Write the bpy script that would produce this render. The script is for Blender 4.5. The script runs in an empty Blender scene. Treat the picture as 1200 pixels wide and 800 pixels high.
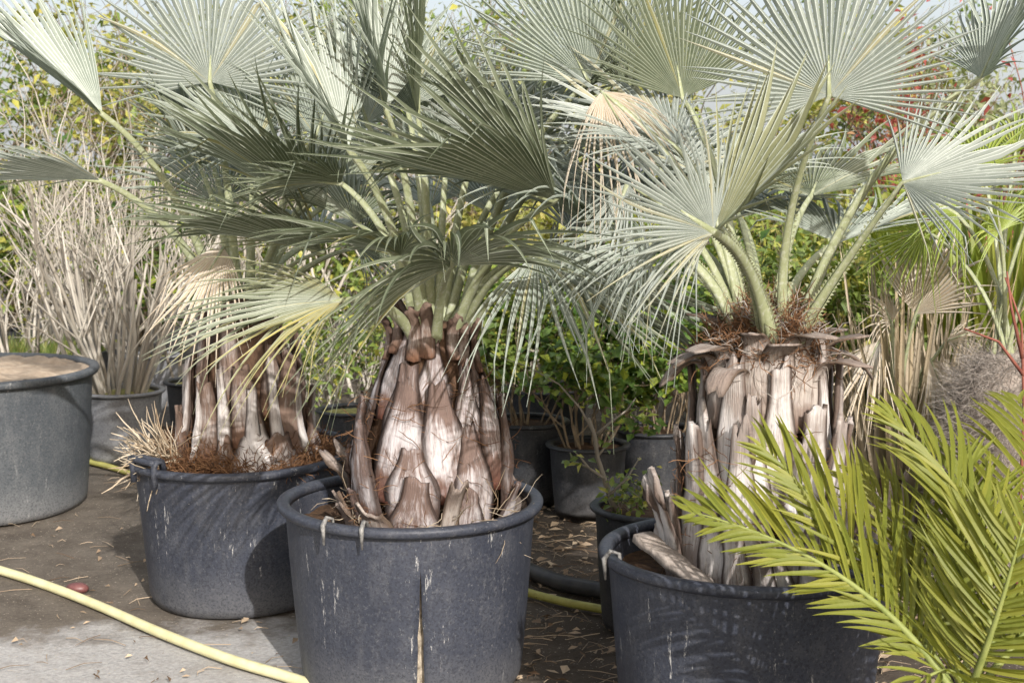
import bpy, bmesh, math, random
from mathutils import Vector, Matrix, Quaternion, noise
R_ = math.radians
PI = math.pi
sc = bpy.context.scene
col = sc.collection
random.seed(7)

# ------------------------------------------------------------------ camera
CAM_H, PITCH, F = 1.62, R_(6.7), 1650.0
cam_d = bpy.data.cameras.new('camera'); cam = bpy.data.objects.new('camera', cam_d); col.objects.link(cam)
cam.location = (0, 0, CAM_H); cam.rotation_euler = (R_(90) - PITCH, 0, 0)
cam_d.sensor_width = 36; cam_d.lens = 36 * F / 1200; cam_d.clip_end = 2000; cam_d.clip_start = .05
cam_d.dof.use_dof = True; cam_d.dof.focus_distance = 4.2; cam_d.dof.aperture_fstop = 7.0
sc.camera = cam
# ------------------------------------------------------------------ world, sun, exposure
SUN_EL = R_(30); SUN_AZ = math.atan2(.34, -.94)            # clockwise from +Y
w = bpy.data.worlds.new('World'); sc.world = w; w.use_nodes = True
nt = w.node_tree; bg = nt.nodes['Background']
sky = nt.nodes.new('ShaderNodeTexSky'); sky.sky_type = 'NISHITA'; sky.sun_disc = False
sky.sun_elevation = SUN_EL; sky.sun_rotation = SUN_AZ; sky.air_density = 1.0; sky.dust_density = 6.0; sky.ozone_density = 1.0
hz = nt.nodes.new('ShaderNodeMix'); hz.data_type = 'RGBA'; hz.inputs[0].default_value = .4; hz.inputs[7].default_value = (6.6, 6.8, 7.0, 1)   # even white mixed into the sky to pale it and lift ambient light
nt.links.new(sky.outputs[0], hz.inputs[6]); nt.links.new(hz.outputs[2], bg.inputs[0]); bg.inputs[1].default_value = .15
sl = bpy.data.lights.new('sun', 'SUN'); sun = bpy.data.objects.new('sun', sl); col.objects.link(sun)
sl.energy = 4.2; sl.angle = R_(.6); sl.color = (1, .97, .94)
to_sun = Vector((math.sin(SUN_AZ) * math.cos(SUN_EL), math.cos(SUN_AZ) * math.cos(SUN_EL), math.sin(SUN_EL)))
sun.rotation_euler = (-to_sun).to_track_quat('-Z', 'Y').to_euler(); sun.location = to_sun * 20
vs = sc.view_settings
vs.view_transform = 'Standard'; vs.look = 'None'; vs.gamma = 1; vs.use_curve_mapping = False; vs.exposure = .45
sc.cycles.use_denoising = True; sc.cycles.max_bounces = 6; sc.cycles.diffuse_bounces = 3; sc.cycles.transmission_bounces = 3
sc.cycles.glossy_bounces = 2; sc.cycles.use_adaptive_sampling = True; sc.cycles.adaptive_threshold = .015

# ------------------------------------------------------------------ helpers
def P(px, py, d):
    """pixel of the 1200x800 photograph -> world point at distance y = d"""
    cx, cy = (px - 600) / F, -(py - 400) / F
    v = Vector((cx, math.cos(PITCH) + cy * math.sin(PITCH), -math.sin(PITCH) + cy * math.cos(PITCH)))
    v *= d / v.y
    return Vector((v.x, v.y, v.z + CAM_H))
def lerp(a, b, t): return a + (b - a) * t
def sstep(a, b, x):
    t = min(1, max(0, (x - a) / (b - a))); return t * t * (3 - 2 * t)
def bez(a, b, c, t): return a * ((1 - t) ** 2) + b * (2 * t * (1 - t)) + c * (t * t)

class MB:
    """mesh builder; every vertex may carry a tint (4 floats)"""
    def __init__(s): s.v = []; s.f = []; s.c = []; s.m = []
    def vert(s, p, c=(0, 0, 0, 0)): s.v.append(tuple(p)); s.c.append(tuple(c)); return len(s.v) - 1
    def face(s, *i, m=0): s.f.append(i); s.m.append(m)
    def tube(s, pts, rads, n=5, c=(0, 0, 0, 0), cap=True, flat=1.0, cfn=None):
        rows = []; prev = None
        for i, p in enumerate(pts):
            d = (pts[min(i + 1, len(pts) - 1)] - pts[max(i - 1, 0)])
            d = d.normalized() if d.length > 1e-9 else Vector((0, 0, 1))
            if prev is None: a = d.orthogonal().normalized()
            else: a = (prev - d * prev.dot(d)); a = a.normalized() if a.length > 1e-6 else d.orthogonal().normalized()
            prev = a; b = d.cross(a)
            cc = cfn(i / max(1, len(pts) - 1)) if cfn else c
            rows.append([s.vert(p + (a * math.cos(2 * PI * k / n) + b * math.sin(2 * PI * k / n) * flat) * rads[i], cc) for k in range(n)])
        for r0, r1 in zip(rows, rows[1:]):
            for k in range(n): s.face(r0[k], r0[(k + 1) % n], r1[(k + 1) % n], r1[k])
        if cap and n > 2: s.face(*rows[0][::-1]); s.face(*rows[-1])
    def box(s, lo, hi, c=(0, 0, 0, 0)):
        i = [s.vert((x, y, z), c) for z in (lo[2], hi[2]) for y in (lo[1], hi[1]) for x in (lo[0], hi[0])]
        for q in ((0, 2, 3, 1), (4, 5, 7, 6), (0, 1, 5, 4), (2, 6, 7, 3), (0, 4, 6, 2), (1, 3, 7, 5)): s.face(*[i[k] for k in q])
    def mesh(s, name, mats, smooth=True):
        me = bpy.data.meshes.new(name); me.from_pydata(s.v, [], s.f)
        for m in (mats if isinstance(mats, (list, tuple)) else [mats]): me.materials.append(m)
        at = me.attributes.new('tint', 'FLOAT_COLOR', 'POINT'); at.data.foreach_set('color', [x for c in s.c for x in c])
        me.polygons.foreach_set('material_index', s.m)
        if smooth: me.polygons.foreach_set('use_smooth', [True] * len(s.f))
        me.update(); return me
    def obj(s, name, mats, parent=None, loc=(0, 0, 0), smooth=True):
        o = bpy.data.objects.new(name, s.mesh(name, mats, smooth)); col.objects.link(o)
        o.location = loc; o.parent = parent; return o

def tag(o, label=None, cat=None, group=None, kind=None):
    if label: o['label'] = label
    if cat: o['category'] = cat
    if group: o['group'] = group
    if kind: o['kind'] = kind
    return o
def thing(name, loc, label, cat, group=None):
    o = bpy.data.objects.new(name, None); col.objects.link(o); o.location = loc; o.empty_display_size = .1
    return tag(o, label, cat, group)
def solid(o, t, off=-1):
    m = o.modifiers.new('thickness', 'SOLIDIFY'); m.thickness = t; m.offset = off; return o

# ------------------------------------------------------------------ materials
def newmat(name):
    m = bpy.data.materials.new(name); m.use_nodes = True; n = m.node_tree
    for x in list(n.nodes): n.nodes.remove(x)
    return m, n
class N:
    def __init__(s, nt): s.nt = nt
    def __call__(s, t, **kw):
        n = s.nt.nodes.new('ShaderNode' + t)
        for k, v in kw.items():
            if k.startswith('i_'): n.inputs[k[2:].replace('_', ' ')].default_value = v
            else: setattr(n, k, v)
        return n
    def link(s, a, b): s.nt.links.new(a, b)
    def mix(s, a, b, fac, mode='MIX'):
        n = s.nt.nodes.new('ShaderNodeMix'); n.data_type = 'RGBA'; n.blend_type = mode
        for v, k in ((fac, 0), (a, 6), (b, 7)):
            if isinstance(v, (int, float)): n.inputs[k].default_value = v
            elif isinstance(v, tuple): n.inputs[k].default_value = (*v, 1) if len(v) == 3 else v
            else: s.link(v, n.inputs[k])
        return n.outputs[2]
    def ramp(s, fac, stops):
        n = s.nt.nodes.new('ShaderNodeValToRGB'); e = n.color_ramp.elements
        while len(e) < len(stops): e.new(.5)
        for x, (p, c) in zip(e, stops):
            x.position = p; x.color = (c, c, c, 1) if isinstance(c, (int, float)) else (*c, 1)
        s.link(fac, n.inputs[0]); return n.outputs[0]
    def math(s, op, a, b=None):
        n = s.nt.nodes.new('ShaderNodeMath'); n.operation = op
        for v, k in ((a, 0), (b, 1)):
            if v is None: continue
            if isinstance(v, (int, float)): n.inputs[k].default_value = v
            else: s.link(v, n.inputs[k])
        return n.outputs[0]
    def noise(s, scale, detail=4, rough=.55, vec=None, stretch=None, coord='Object'):
        n = s.nt.nodes.new('ShaderNodeTexNoise'); n.inputs['Scale'].default_value = scale
        n.inputs['Detail'].default_value = detail; n.inputs['Roughness'].default_value = rough
        if vec is None:
            tc = s.nt.nodes.new('ShaderNodeTexCoord'); vec = tc.outputs[coord]
        if stretch:
            mp = s.nt.nodes.new('ShaderNodeMapping'); mp.inputs['Scale'].default_value = stretch; s.link(vec, mp.inputs[0]); vec = mp.outputs[0]
        s.link(vec, n.inputs['Vector']); return n.outputs['Fac']
    def tint(s):
        a = s.nt.nodes.new('ShaderNodeAttribute'); a.attribute_name = 'tint'
        sp = s.nt.nodes.new('ShaderNodeSeparateColor'); s.link(a.outputs['Color'], sp.inputs[0])
        return sp.outputs[0], sp.outputs[1], sp.outputs[2], a.outputs['Alpha'], a.outputs['Color']
    def bump(s, h, strength, dist=.01):
        b = s.nt.nodes.new('ShaderNodeBump'); b.inputs['Strength'].default_value = strength; b.inputs['Distance'].default_value = dist
        s.link(h, b.inputs['Height']); return b.outputs[0]
    def out(s, colr, rough=.6, spec=.4, nrm=None, transl=0, tcol=None):
        p = s.nt.nodes.new('ShaderNodeBsdfPrincipled'); o = s.nt.nodes.new('ShaderNodeOutputMaterial')
        if isinstance(colr, tuple): p.inputs['Base Color'].default_value = (*colr, 1)
        else: s.link(colr, p.inputs['Base Color'])
        if isinstance(rough, (int, float)): p.inputs['Roughness'].default_value = rough
        else: s.link(rough, p.inputs['Roughness'])
        p.inputs['Specular IOR Level'].default_value = spec
        if nrm is not None: s.link(nrm, p.inputs['Normal'])
        if transl:
            t = s.nt.nodes.new('ShaderNodeBsdfTranslucent'); m = s.nt.nodes.new('ShaderNodeMixShader'); m.inputs[0].default_value = transl
            tc = tcol if tcol is not None else colr
            if isinstance(tc, tuple): t.inputs[0].default_value = (*tc, 1)
            else: s.link(tc, t.inputs[0])
            s.link(p.outputs[0], m.inputs[1]); s.link(t.outputs[0], m.inputs[2]); s.link(m.outputs[0], o.inputs[0])
        else: s.link(p.outputs[0], o.inputs[0])

def blade_mat(name, c0, c1, yellow, tip, transl=.16, rough=.5, tcol_gain=(1.0, 1.15, .6), vary=0):
    """palm blade: tint r = random of the segment, g = yellowing, b = run along the segment"""
    m, t = newmat(name); n = N(t); r, g, b, a, _ = n.tint()
    nz = n.noise(9, 5, .65)
    base = n.mix(c0, c1, n.math('ADD', n.math('MULTIPLY', r, .6), n.math('MULTIPLY', nz, .4)))
    base = n.mix(base, yellow, n.math('MULTIPLY', g, n.ramp(nz, [(.25, .55), (.6, 1)])))
    if vary:
        oi = n.nt.nodes.new('ShaderNodeObjectInfo'); base = n.mix(base, yellow, n.math('MULTIPLY', n.math('POWER', oi.outputs['Random'], 2.0), vary))
    blotch = n.ramp(n.noise(55, 3, .6), [(.6, 0), (.75, .45)])
    base = n.mix(base, tuple(min(1, x * 1.5 + .07) for x in c1), blotch)
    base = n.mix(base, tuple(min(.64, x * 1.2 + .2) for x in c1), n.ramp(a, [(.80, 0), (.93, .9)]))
    base = n.mix(base, tuple(x * .62 for x in c0), n.ramp(a, [(.0, .6), (.25, 0)]))  # pleat valleys darkened, shade put into the colour
    tipf = n.ramp(n.math('ADD', b, n.math('MULTIPLY', n.noise(14, 2), .25)), [(1.04, 0), (1.16, .8)])
    base = n.mix(base, tip, tipf)
    tc = n.mix(base, (*tcol_gain,), 1.0, 'MULTIPLY')
    n.out(base, rough, .32, n.bump(n.noise(160, 2), .12, .002), transl, tc); return m
def flat_leaf(name, c0, c1, transl=.3, rough=.45, c2=None):
    m, t = newmat(name); n = N(t); r, g, b, a, _ = n.tint()
    base = n.mix(c0, c1, r)
    if c2: base = n.mix(base, c2, n.ramp(g, [(.72, 0), (.86, 1)]))
    n.out(base, rough, .4, None, transl, n.mix(base, (1.2, 1.25, .5), 1, 'MULTIPLY')); return m
def wood(name, c0, c1, scale=30, stretch=(1, 1, .2), bump=.5, rough=.85):
    m, t = newmat(name); n = N(t); nz = n.noise(scale, 6, .65, None, stretch)
    n.out(n.mix(c0, c1, n.ramp(nz, [(.3, 0), (.7, 1)])), rough, .2, n.bump(nz, bump, .01)); return m

M = {}
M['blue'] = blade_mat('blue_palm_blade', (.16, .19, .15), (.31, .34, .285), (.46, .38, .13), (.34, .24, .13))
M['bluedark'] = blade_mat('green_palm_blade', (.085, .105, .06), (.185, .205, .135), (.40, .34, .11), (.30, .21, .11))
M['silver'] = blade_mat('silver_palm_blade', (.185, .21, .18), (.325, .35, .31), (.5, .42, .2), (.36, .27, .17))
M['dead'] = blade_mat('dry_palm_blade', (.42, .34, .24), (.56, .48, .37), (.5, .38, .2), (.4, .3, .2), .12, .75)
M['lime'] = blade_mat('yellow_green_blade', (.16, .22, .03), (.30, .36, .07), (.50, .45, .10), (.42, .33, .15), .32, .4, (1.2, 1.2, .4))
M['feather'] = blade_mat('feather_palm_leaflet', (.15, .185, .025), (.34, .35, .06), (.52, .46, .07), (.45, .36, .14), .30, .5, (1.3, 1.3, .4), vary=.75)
def petiole_mat():
    m, t = newmat('petiole_skin'); n = N(t); r, g, b, a, _ = n.tint()
    nz = n.noise(24, 5, .65); base = n.mix((.19, .215, .10), (.33, .345, .21), nz)
    base = n.mix(base, (.52, .52, .46), n.ramp(n.noise(70, 4, .7), [(.5, 0), (.7, .5)]))
    base = n.mix(base, (.16, .10, .05), n.math('MULTIPLY', g, 1.0))
    n.out(base, .5, .4, n.bump(nz, .2, .004)); return m
M['petiole'] = petiole_mat()
M['rachis'] = wood('feather_rachis', (.15, .18, .045), (.26, .28, .09), 20, (1, 1, 1), .1, .55)
def boot_mat(name, bloom, bark, low, dark, sh=.0):
    """cut leaf bases: tint r = random, g = across, b = along"""
    m, t = newmat(name); n = N(t); r, g, b, a, colr = n.tint()
    cb = n.nt.nodes.new('ShaderNodeCombineXYZ'); n.link(n.math('MULTIPLY', g, 5), cb.inputs[0]); n.link(n.math('MULTIPLY', b, 1.1), cb.inputs[1]); n.link(n.math('MULTIPLY', r, 37), cb.inputs[2])
    streak = n.noise(3.2, 7, .72, cb.outputs[0])
    blotch = n.noise(6, 4, .6)
    fine = n.noise(60, 5, .7, None, (1, 1, .16))
    hump = n.math('MULTIPLY', n.ramp(b, [(.18, 0), (.38, 1), (.62, 1), (.9, 0)]), .09)
    base = n.mix(bark, bloom, n.ramp(n.math('ADD', hump, n.math('ADD', n.math('MULTIPLY', streak, .5), n.math('MULTIPLY', blotch, .62))), [(.48 + sh, 0), (.62 + sh, 1)]))
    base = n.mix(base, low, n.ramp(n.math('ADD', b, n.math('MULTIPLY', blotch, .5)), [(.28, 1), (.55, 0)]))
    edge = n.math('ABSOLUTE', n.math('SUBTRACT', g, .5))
    base = n.mix(base, dark, n.ramp(n.math('ADD', edge, n.math('MULTIPLY', streak, .35)), [(.49, 0), (.63, .95)]))  # edges painted dark, standing in for shade in the gaps between bases
    tipm = n.ramp(n.math('ADD', b, n.math('MULTIPLY', streak, .4)), [(1.10, 0), (1.26, .8)])
    base = n.mix(base, (.27, .215, .17), tipm)
    base = n.mix(base, (.11, .07, .05), n.ramp(fine, [(.58, 0), (.72, .75)]))
    h = n.math('ADD', n.math('MULTIPLY', streak, .8), n.math('MULTIPLY', fine, .6))
    n.out(base, .8, .2, n.bump(h, .9, .012)); return m
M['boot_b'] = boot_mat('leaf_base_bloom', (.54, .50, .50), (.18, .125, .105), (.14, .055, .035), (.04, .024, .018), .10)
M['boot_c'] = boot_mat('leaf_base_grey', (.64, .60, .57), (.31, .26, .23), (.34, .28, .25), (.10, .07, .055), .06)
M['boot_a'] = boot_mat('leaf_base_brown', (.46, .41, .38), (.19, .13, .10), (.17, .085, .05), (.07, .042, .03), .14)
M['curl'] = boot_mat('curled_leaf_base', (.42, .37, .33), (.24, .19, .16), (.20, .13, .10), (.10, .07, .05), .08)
M['collar'] = wood('weathered_leaf_base', (.20, .165, .14), (.42, .36, .31), 28, (1, 1, .3), .8)
M['core'] = wood('trunk_fibre_core', (.035, .02, .013), (.13, .075, .045), 40, (1, 1, .3), 1.0)
def fibre_mat(name, c0, c1):
    m, t = newmat(name); n = N(t); r, g, b, a, _ = n.tint(); n.out(n.mix(c0, c1, r), .8, .2); return m
M['fibre'] = fibre_mat('palm_fibre', (.075, .033, .016), (.26, .14, .07))
M['fibre_pale'] = fibre_mat('dry_fibre', (.30, .22, .14), (.58, .50, .38))
M['fibre_grey'] = fibre_mat('grey_fibre', (.20, .17, .145), (.40, .36, .32))
def stem_mat():
    m, t = newmat('pale_stem_bark'); n = N(t); r, g, b, a, _ = n.tint(); nz = n.noise(40, 5, .65, None, (1, 1, .3))
    n.out(n.mix((.17, .145, .11), (.55, .51, .44), n.math('ADD', n.math('MULTIPLY', r, .75), n.math('MULTIPLY', nz, .3))), .8, .2, n.bump(nz, .3, .005)); return m
M['bark'] = stem_mat()
M['bark_dark'] = wood('brown_stem_bark', (.14, .105, .07), (.28, .22, .15), 50, (1, 1, .3), .3)
M['bark_red'] = wood('red_stem_bark', (.14, .045, .035), (.26, .10, .07), 50, (1, 1, .3), .3)
M['green'] = flat_leaf('green_leaf', (.045, .10, .018), (.13, .20, .04), .3, .4, (.28, .33, .05))
M['green2'] = flat_leaf('mid_green_leaf', (.09, .14, .03), (.20, .26, .06), .3, .45, (.40, .38, .08))
M['olive'] = flat_leaf('yellow_green_leaf', (.18, .20, .04), (.34, .34, .09), .35, .5, (.40, .35, .10))
M['red'] = flat_leaf('red_leaf', (.22, .04, .035), (.42, .11, .09), .35, .45, (.35, .2, .1))
M['far'] = flat_leaf('far_tree_leaf', (.16, .19, .09), (.34, .36, .2), .35, .6)
M['grass'] = flat_leaf('grass_blade', (.10, .17, .03), (.24, .30, .08), .3, .5, (.42, .38, .15))
def pot_mat(name, c0, c1, dust, dustamt, scuff):
    m, t = newmat(name); n = N(t)
    tc = n.nt.nodes.new('ShaderNodeTexCoord'); sp = n.nt.nodes.new('ShaderNodeSeparateXYZ'); n.link(tc.outputs['Object'], sp.inputs[0])
    big = n.noise(3.2, 6, .65); mid = n.noise(14, 6, .65); st = n.noise(22, 5, .7, None, (1, 1, .12)); fine = n.noise(120, 3, .7)
    base = n.mix(c0, c1, n.ramp(big, [(.3, 0), (.7, 1)]))
    low = n.ramp(n.math('ADD', sp.outputs[2], n.math('MULTIPLY', mid, .22)), [(.095, 1), (.15, .62), (.30, 0)])
    base = n.mix(base, dust, n.math('MULTIPLY', low, dustamt))
    film = n.ramp(n.math('ADD', n.math('MULTIPLY', st, .5), n.math('MULTIPLY', mid, .5)), [(.48, 0), (.75, .30)])
    base = n.mix(base, dust, film)
    base = n.mix(base, tuple(x * .45 for x in c0), n.ramp(fine, [(.38, .55), (.52, 0)]))
    base = n.mix(base, dust, n.ramp(n.noise(85, 4, .75), [(.55, 0), (.72, .4)]))
    spots = n.ramp(n.noise(58, 4, .75), [(.70, 0), (.74, .8)])
    base = n.mix(base, (.42, .41, .39), spots)
    sc1 = n.ramp(n.noise(34, 5, .85, None, (1.6, 1.6, .25)), [(.60, 0), (.66, scuff)])
    base = n.mix(base, (.48, .47, .45), n.math('MULTIPLY', sc1, n.ramp(n.noise(4.2, 2, .5, None, (1.5, 1.5, .8)), [(.55, 0), (.63, 1)])))
    ro = n.ramp(mid, [(.3, .42), (.7, .62)])
    n.out(base, ro, .32, n.bump(n.math('ADD', mid, n.math('MULTIPLY', fine, .3)), .12, .006)); return m
M['pot'] = pot_mat('black_tub_plastic', (.028, .032, .045), (.043, .048, .064), (.17, .168, .168), .6, .8)
M['pot_grey'] = pot_mat('weathered_tub_plastic', (.055, .063, .072), (.085, .093, .10), (.26, .255, .25), .6, .6)
M['pot_pale'] = pot_mat('faded_pot_plastic', (.15, .155, .165), (.23, .23, .235), (.36, .35, .33), .6, .4)
M['pot_black'] = pot_mat('small_pot_plastic', (.022, .024, .028), (.04, .043, .05), (.14, .13, .12), .5, .3)
M['soil'] = wood('dark_soil', (.03, .018, .011), (.12, .07, .04), 26, (1, 1, 1), 1.0, .95)
M['soil_red'] = wood('root_mat_soil', (.07, .03, .015), (.22, .11, .055), 40, (1, 1, 1), 1.0, .95)
M['sand'] = wood('dry_sandy_soil', (.25, .19, .135), (.43, .345, .255), 22, (1, 1, 1), .7, .95)
M['moss'] = wood('mossy_soil', (.14, .13, .05), (.32, .30, .10), 30, (1, 1, 1), 1.0, .95)
M['rootball'] = wood('cracked_root_ball', (.10, .075, .05), (.55, .48, .38), 70, (1, 1, .5), .8, .95)
def ground_mat():
    m, t = newmat('yard_ground'); n = N(t)
    tc = n.nt.nodes.new('ShaderNodeTexCoord'); sp = n.nt.nodes.new('ShaderNodeSeparateXYZ'); n.link(tc.outputs['Object'], sp.inputs[0])
    big = n.noise(.9, 6, .6); mid = n.noise(5, 7, .65); fine = n.noise(60, 5, .7); grit = n.noise(240, 2, .6)
    edge = n.math('ADD', sp.outputs[1], n.math('ADD', n.math('MULTIPLY', n.math('SUBTRACT', big, .5), 1.4), n.math('MULTIPLY', n.math('SUBTRACT', mid, .5), .55)))
    # the concrete apron of the yard runs along the front left; soil and litter lie on it beyond
    ex = n.math('ADD', edge, n.math('MULTIPLY', n.math('MAXIMUM', n.math('ADD', sp.outputs[0], .55), 0), 2.5))
    conc = n.ramp(n.math('MULTIPLY', ex, .1), [(.474, 1), (.492, 0)])
    soil = n.mix((.068, .055, .043), (.165, .14, .112), n.ramp(n.math('ADD', n.math('MULTIPLY', mid, .6), n.math('MULTIPLY', fine, .4)), [(.35, 0), (.66, 1)]))
    left = n.ramp(n.math('ADD', sp.outputs[0], n.math('MULTIPLY', mid, .5)), [(-.0, 1), (.5, 0)])
    soil = n.mix(n.mix(soil, (.035, .024, .016), .55), soil, left)
    cc = n.mix((.29, .28, .265), (.42, .405, .385), n.ramp(fine, [(.35, 0), (.65, 1)]))
    cc = n.mix(cc, (.17, .14, .11), n.ramp(mid, [(.52, 0), (.75, .6)]))
    base = n.mix(soil, cc, conc)
    base = n.mix(base, (.38, .33, .26), n.ramp(n.noise(75, 2, .6), [(.66, 0), (.70, .8)]))
    n.out(base, .9, .2, n.bump(n.math('ADD', n.math('ADD', mid, n.math('MULTIPLY', fine, .35)), n.math('MULTIPLY', grit, .15)), .55, .03)); return m
M['ground'] = ground_mat()
def simple(name, c0, c1, sc_=20, rough=.5, spec=.4, bump=.1, stretch=None):
    m, t = newmat(name); n = N(t); nz = n.noise(sc_, 5, .65, None, stretch)
    n.out(n.mix(c0, c1, n.ramp(nz, [(.3, 0), (.7, 1)])), rough, spec, n.bump(nz, bump, .005)); return m
M['hose'] = simple('yellow_hose_rubber', (.50, .46, .24), (.66, .62, .38), 14, .45)
M['hose_dark'] = simple('dark_yellow_hose', (.28, .26, .06), (.46, .43, .12), 14, .45)  # darker, stronger yellow for the hose behind the tubs
M['pipe'] = simple('black_pipe_plastic', (.02, .02, .022), (.06, .055, .05), 14, .5)
M['stone'] = simple('red_brown_stone', (.09, .03, .028), (.17, .07, .065), 25, .45)
M['litter'] = fibre_mat('dry_litter', (.10, .06, .035), (.42, .33, .23))
M['wire'] = simple('rusty_wire', (.05, .048, .05), (.30, .29, .27), 60, .5)
M['plank'] = wood('weathered_plank', (.22, .17, .12), (.40, .33, .25), 30, (1, .15, 1), .6)

# ------------------------------------------------------------------ ground
def ground():
    b = MB(); xs = [-300, -80, -25, -10] + [-6 + .25 * i for i in range(49)] + [10, 25, 80, 300]
    ys = [-60, -10, -2] + [.5 + .25 * i for i in range(50)] + [16, 25, 60, 150, 400, 900]
    for y in ys:
        for x in xs:
            z = 0
            if abs(x) < 6.2 and .4 < y < 13: z = .012 * (noise.noise((x * .9, y * .9, 0)) - .2) + .008 * noise.noise((x * 3, y * 3, 3)) * sstep(4.2, 5.4, y)
            b.vert((x, y, z))
    n = len(xs)
    for j in range(len(ys) - 1):
        for i in range(n - 1): b.face(j * n + i, j * n + i + 1, (j + 1) * n + i + 1, (j + 1) * n + i)
    return tag(b.obj('ground', M['ground']), 'damp brown yard ground with pale concrete towards the front', 'ground', kind='structure')
ground()

# ------------------------------------------------------------------ pots
def lathe(b, prof, n=72, wob=None, seam=None, closed_bottom=False, zn=None):
    rows = []
    m = n + 1 if seam else n
    for (r, z) in prof:
        row = []
        for k in range(m):
            a = 2 * PI * k / n + (seam[0] if seam else 0)
            rr = r * (1 + (wob(a, z) if wob else 0)); aa = a
            if seam:
                wd = seam[1](z) / max(r, .05)
                fade = max(0, 1 - min(k, n - k) / 9.0)
                aa += wd * fade * (1 if k < n / 2 else -1)
            row.append(b.vert((rr * math.cos(aa), rr * math.sin(aa), z + (zn(aa, r) if zn else 0)), (r, z, 0, 0)))
        rows.append(row)
    for r0, r1 in zip(rows, rows[1:]):
        for k in range(m - 1 if seam else m): b.face(r0[k], r0[(k + 1) % m], r1[(k + 1) % m], r1[k])
    if closed_bottom: b.face(*rows[0][::-1])
    return rows

def tub(loc, R, H, label, mat, soilmat, soil_drop=.07, taper=.84, group='big nursery tubs', seam=None, seed=0, handles=(), mound=0, name='plant_tub', n=72, rootball=None, z=0):
    t = thing(name, (loc[0], loc[1], z), label, 'plant pot', group)
    rnd = random.Random(seed); p1, p2 = rnd.random() * 6, rnd.random() * 6
    amp = .012 if n > 40 else .006
    wob = lambda a, zz: amp * math.sin(2 * a + p1) + amp * .5 * math.sin(3 * a + p2 + zz * 3) + amp * .35 * math.sin(5 * a + p1 * 2 + zz * 6)
    r = lambda zz: R * lerp(taper, .965, (zz / H) ** .8)
    b = MB(); prof = [(r(0) - .03, .0), (r(0) - .008, .006), (r(.02), .03)] + [(r(H * i / 14), H * i / 14) for i in range(1, 14)] + [(r(H) - .002, H - .012)]
    lathe(b, prof, n, wob, seam, closed_bottom=not seam)
    body = b.obj('body', mat, t)
    if seam:
        bm = bmesh.new(); bm.from_mesh(body.data); bmesh.ops.remove_doubles(bm, verts=bm.verts, dist=1e-5); bm.to_mesh(body.data); bm.free()
    solid(body, .008 if R > .3 else .005)
    b = MB(); ro, th = R * .995, .018 * (R / .4) ** .6                   # rolled rim
    ri = r(H) - .004
    prof = [(ri + .001, H - th * 1.5), (ro + .004, H - th * 1.6), (ro + .012, H - th * 1.1), (ro + .014, H - th * .5), (ro + .010, H - th * .1), (ro, H + .002), (ri - .004, H), (ri - .011, H - th * .4), (ri - .012, H - th * 1.5)]
    rows = lathe(b, prof, n, wob)
    for k in range(n): b.face(rows[-1][k], rows[-1][(k + 1) % n], rows[0][(k + 1) % n], rows[0][k])
    b.obj('rim', mat, t)
    zs = H - soil_drop; rs = r(zs) - .006
    def zn(a, rr):
        f = rr / rs; nz = noise.noise((math.cos(a) * rr * 9, math.sin(a) * rr * 9, seed)) * .022 + noise.noise((math.cos(a) * rr * 30, math.sin(a) * rr * 30, seed)) * .008
        return (nz * min(1, f * 4) * (R / .4) + mound * (1 - f * f)) * (1 if f < 1.001 else 0)
    b = MB(); rows = lathe(b, [(rs * .001, zs)] + [(rs * i / 12, zs) for i in range(1, 13)], n, wob, None, zn=zn)
    b.obj('soil', soilmat, t)
    if rootball:
        b = MB(); lathe(b, [(r(.03) - .03, .03)] + [(r(q) - .024 + .006 * noise.noise((q * 20, 1, 2)), q) for q in (.08, .14, .2, .26, .32, .38, .44, .49)], n, wob); b.obj('root_ball', rootball, t)
    for (a, kind) in handles:
        b = MB(); rr = R + .012
        if kind == 'loop':          # moulded grip below the rim
            pts = [Vector((rr * math.cos(a + s * .26), rr * math.sin(a + s * .26), H - .02 - .075 * (1 - (abs(s)) ** 3))) + Vector((math.cos(a), math.sin(a), 0)) * .028 * (1 - s * s) for s in [-1 + .125 * i for i in range(17)]]
            b.tube(pts, [.012] * 17, 8)
            b.obj('handle', mat, t)
        elif kind == 'block':       # boxed grip raised on the rim
            for s in (-1, 1):
                pts = [Vector((q * math.cos(a + s * .17), q * math.sin(a + s * .17), zz)) for q, zz in ((R + .014, H - .06), (R + .016, H + .01), (R + .006, H + .03), (R - .02, H + .03), (R - .032, H - .02))]
                b.tube(pts, [.013] * 5, 6)
            for q, zz in ((R + .012, H + .026), (R - .018, H + .03)):
                pts = [Vector((q * math.cos(a + s * .17), q * math.sin(a + s * .17), zz)) for s in [-1 + .25 * i for i in range(9)]]
                b.tube(pts, [.013] * 9, 6)
            b.obj('handle', mat, t)
        elif kind == 'clip':
            d = Vector((math.cos(a), math.sin(a), 0))
            pts = [d * (R - .03) + Vector((0, 0, H - .05)), d * (R - .022) + Vector((0, 0, H + .012)), d * (R + .004) + Vector((0, 0, H + .02)), d * (R + .022) + Vector((0, 0, H)), d * (R + .018) + Vector((0, 0, H - .06))]
            b.tube(pts, [.004, .006, .007, .008, .003], 6)
            b.obj('hook', M['wire'], t)
    return t

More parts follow.
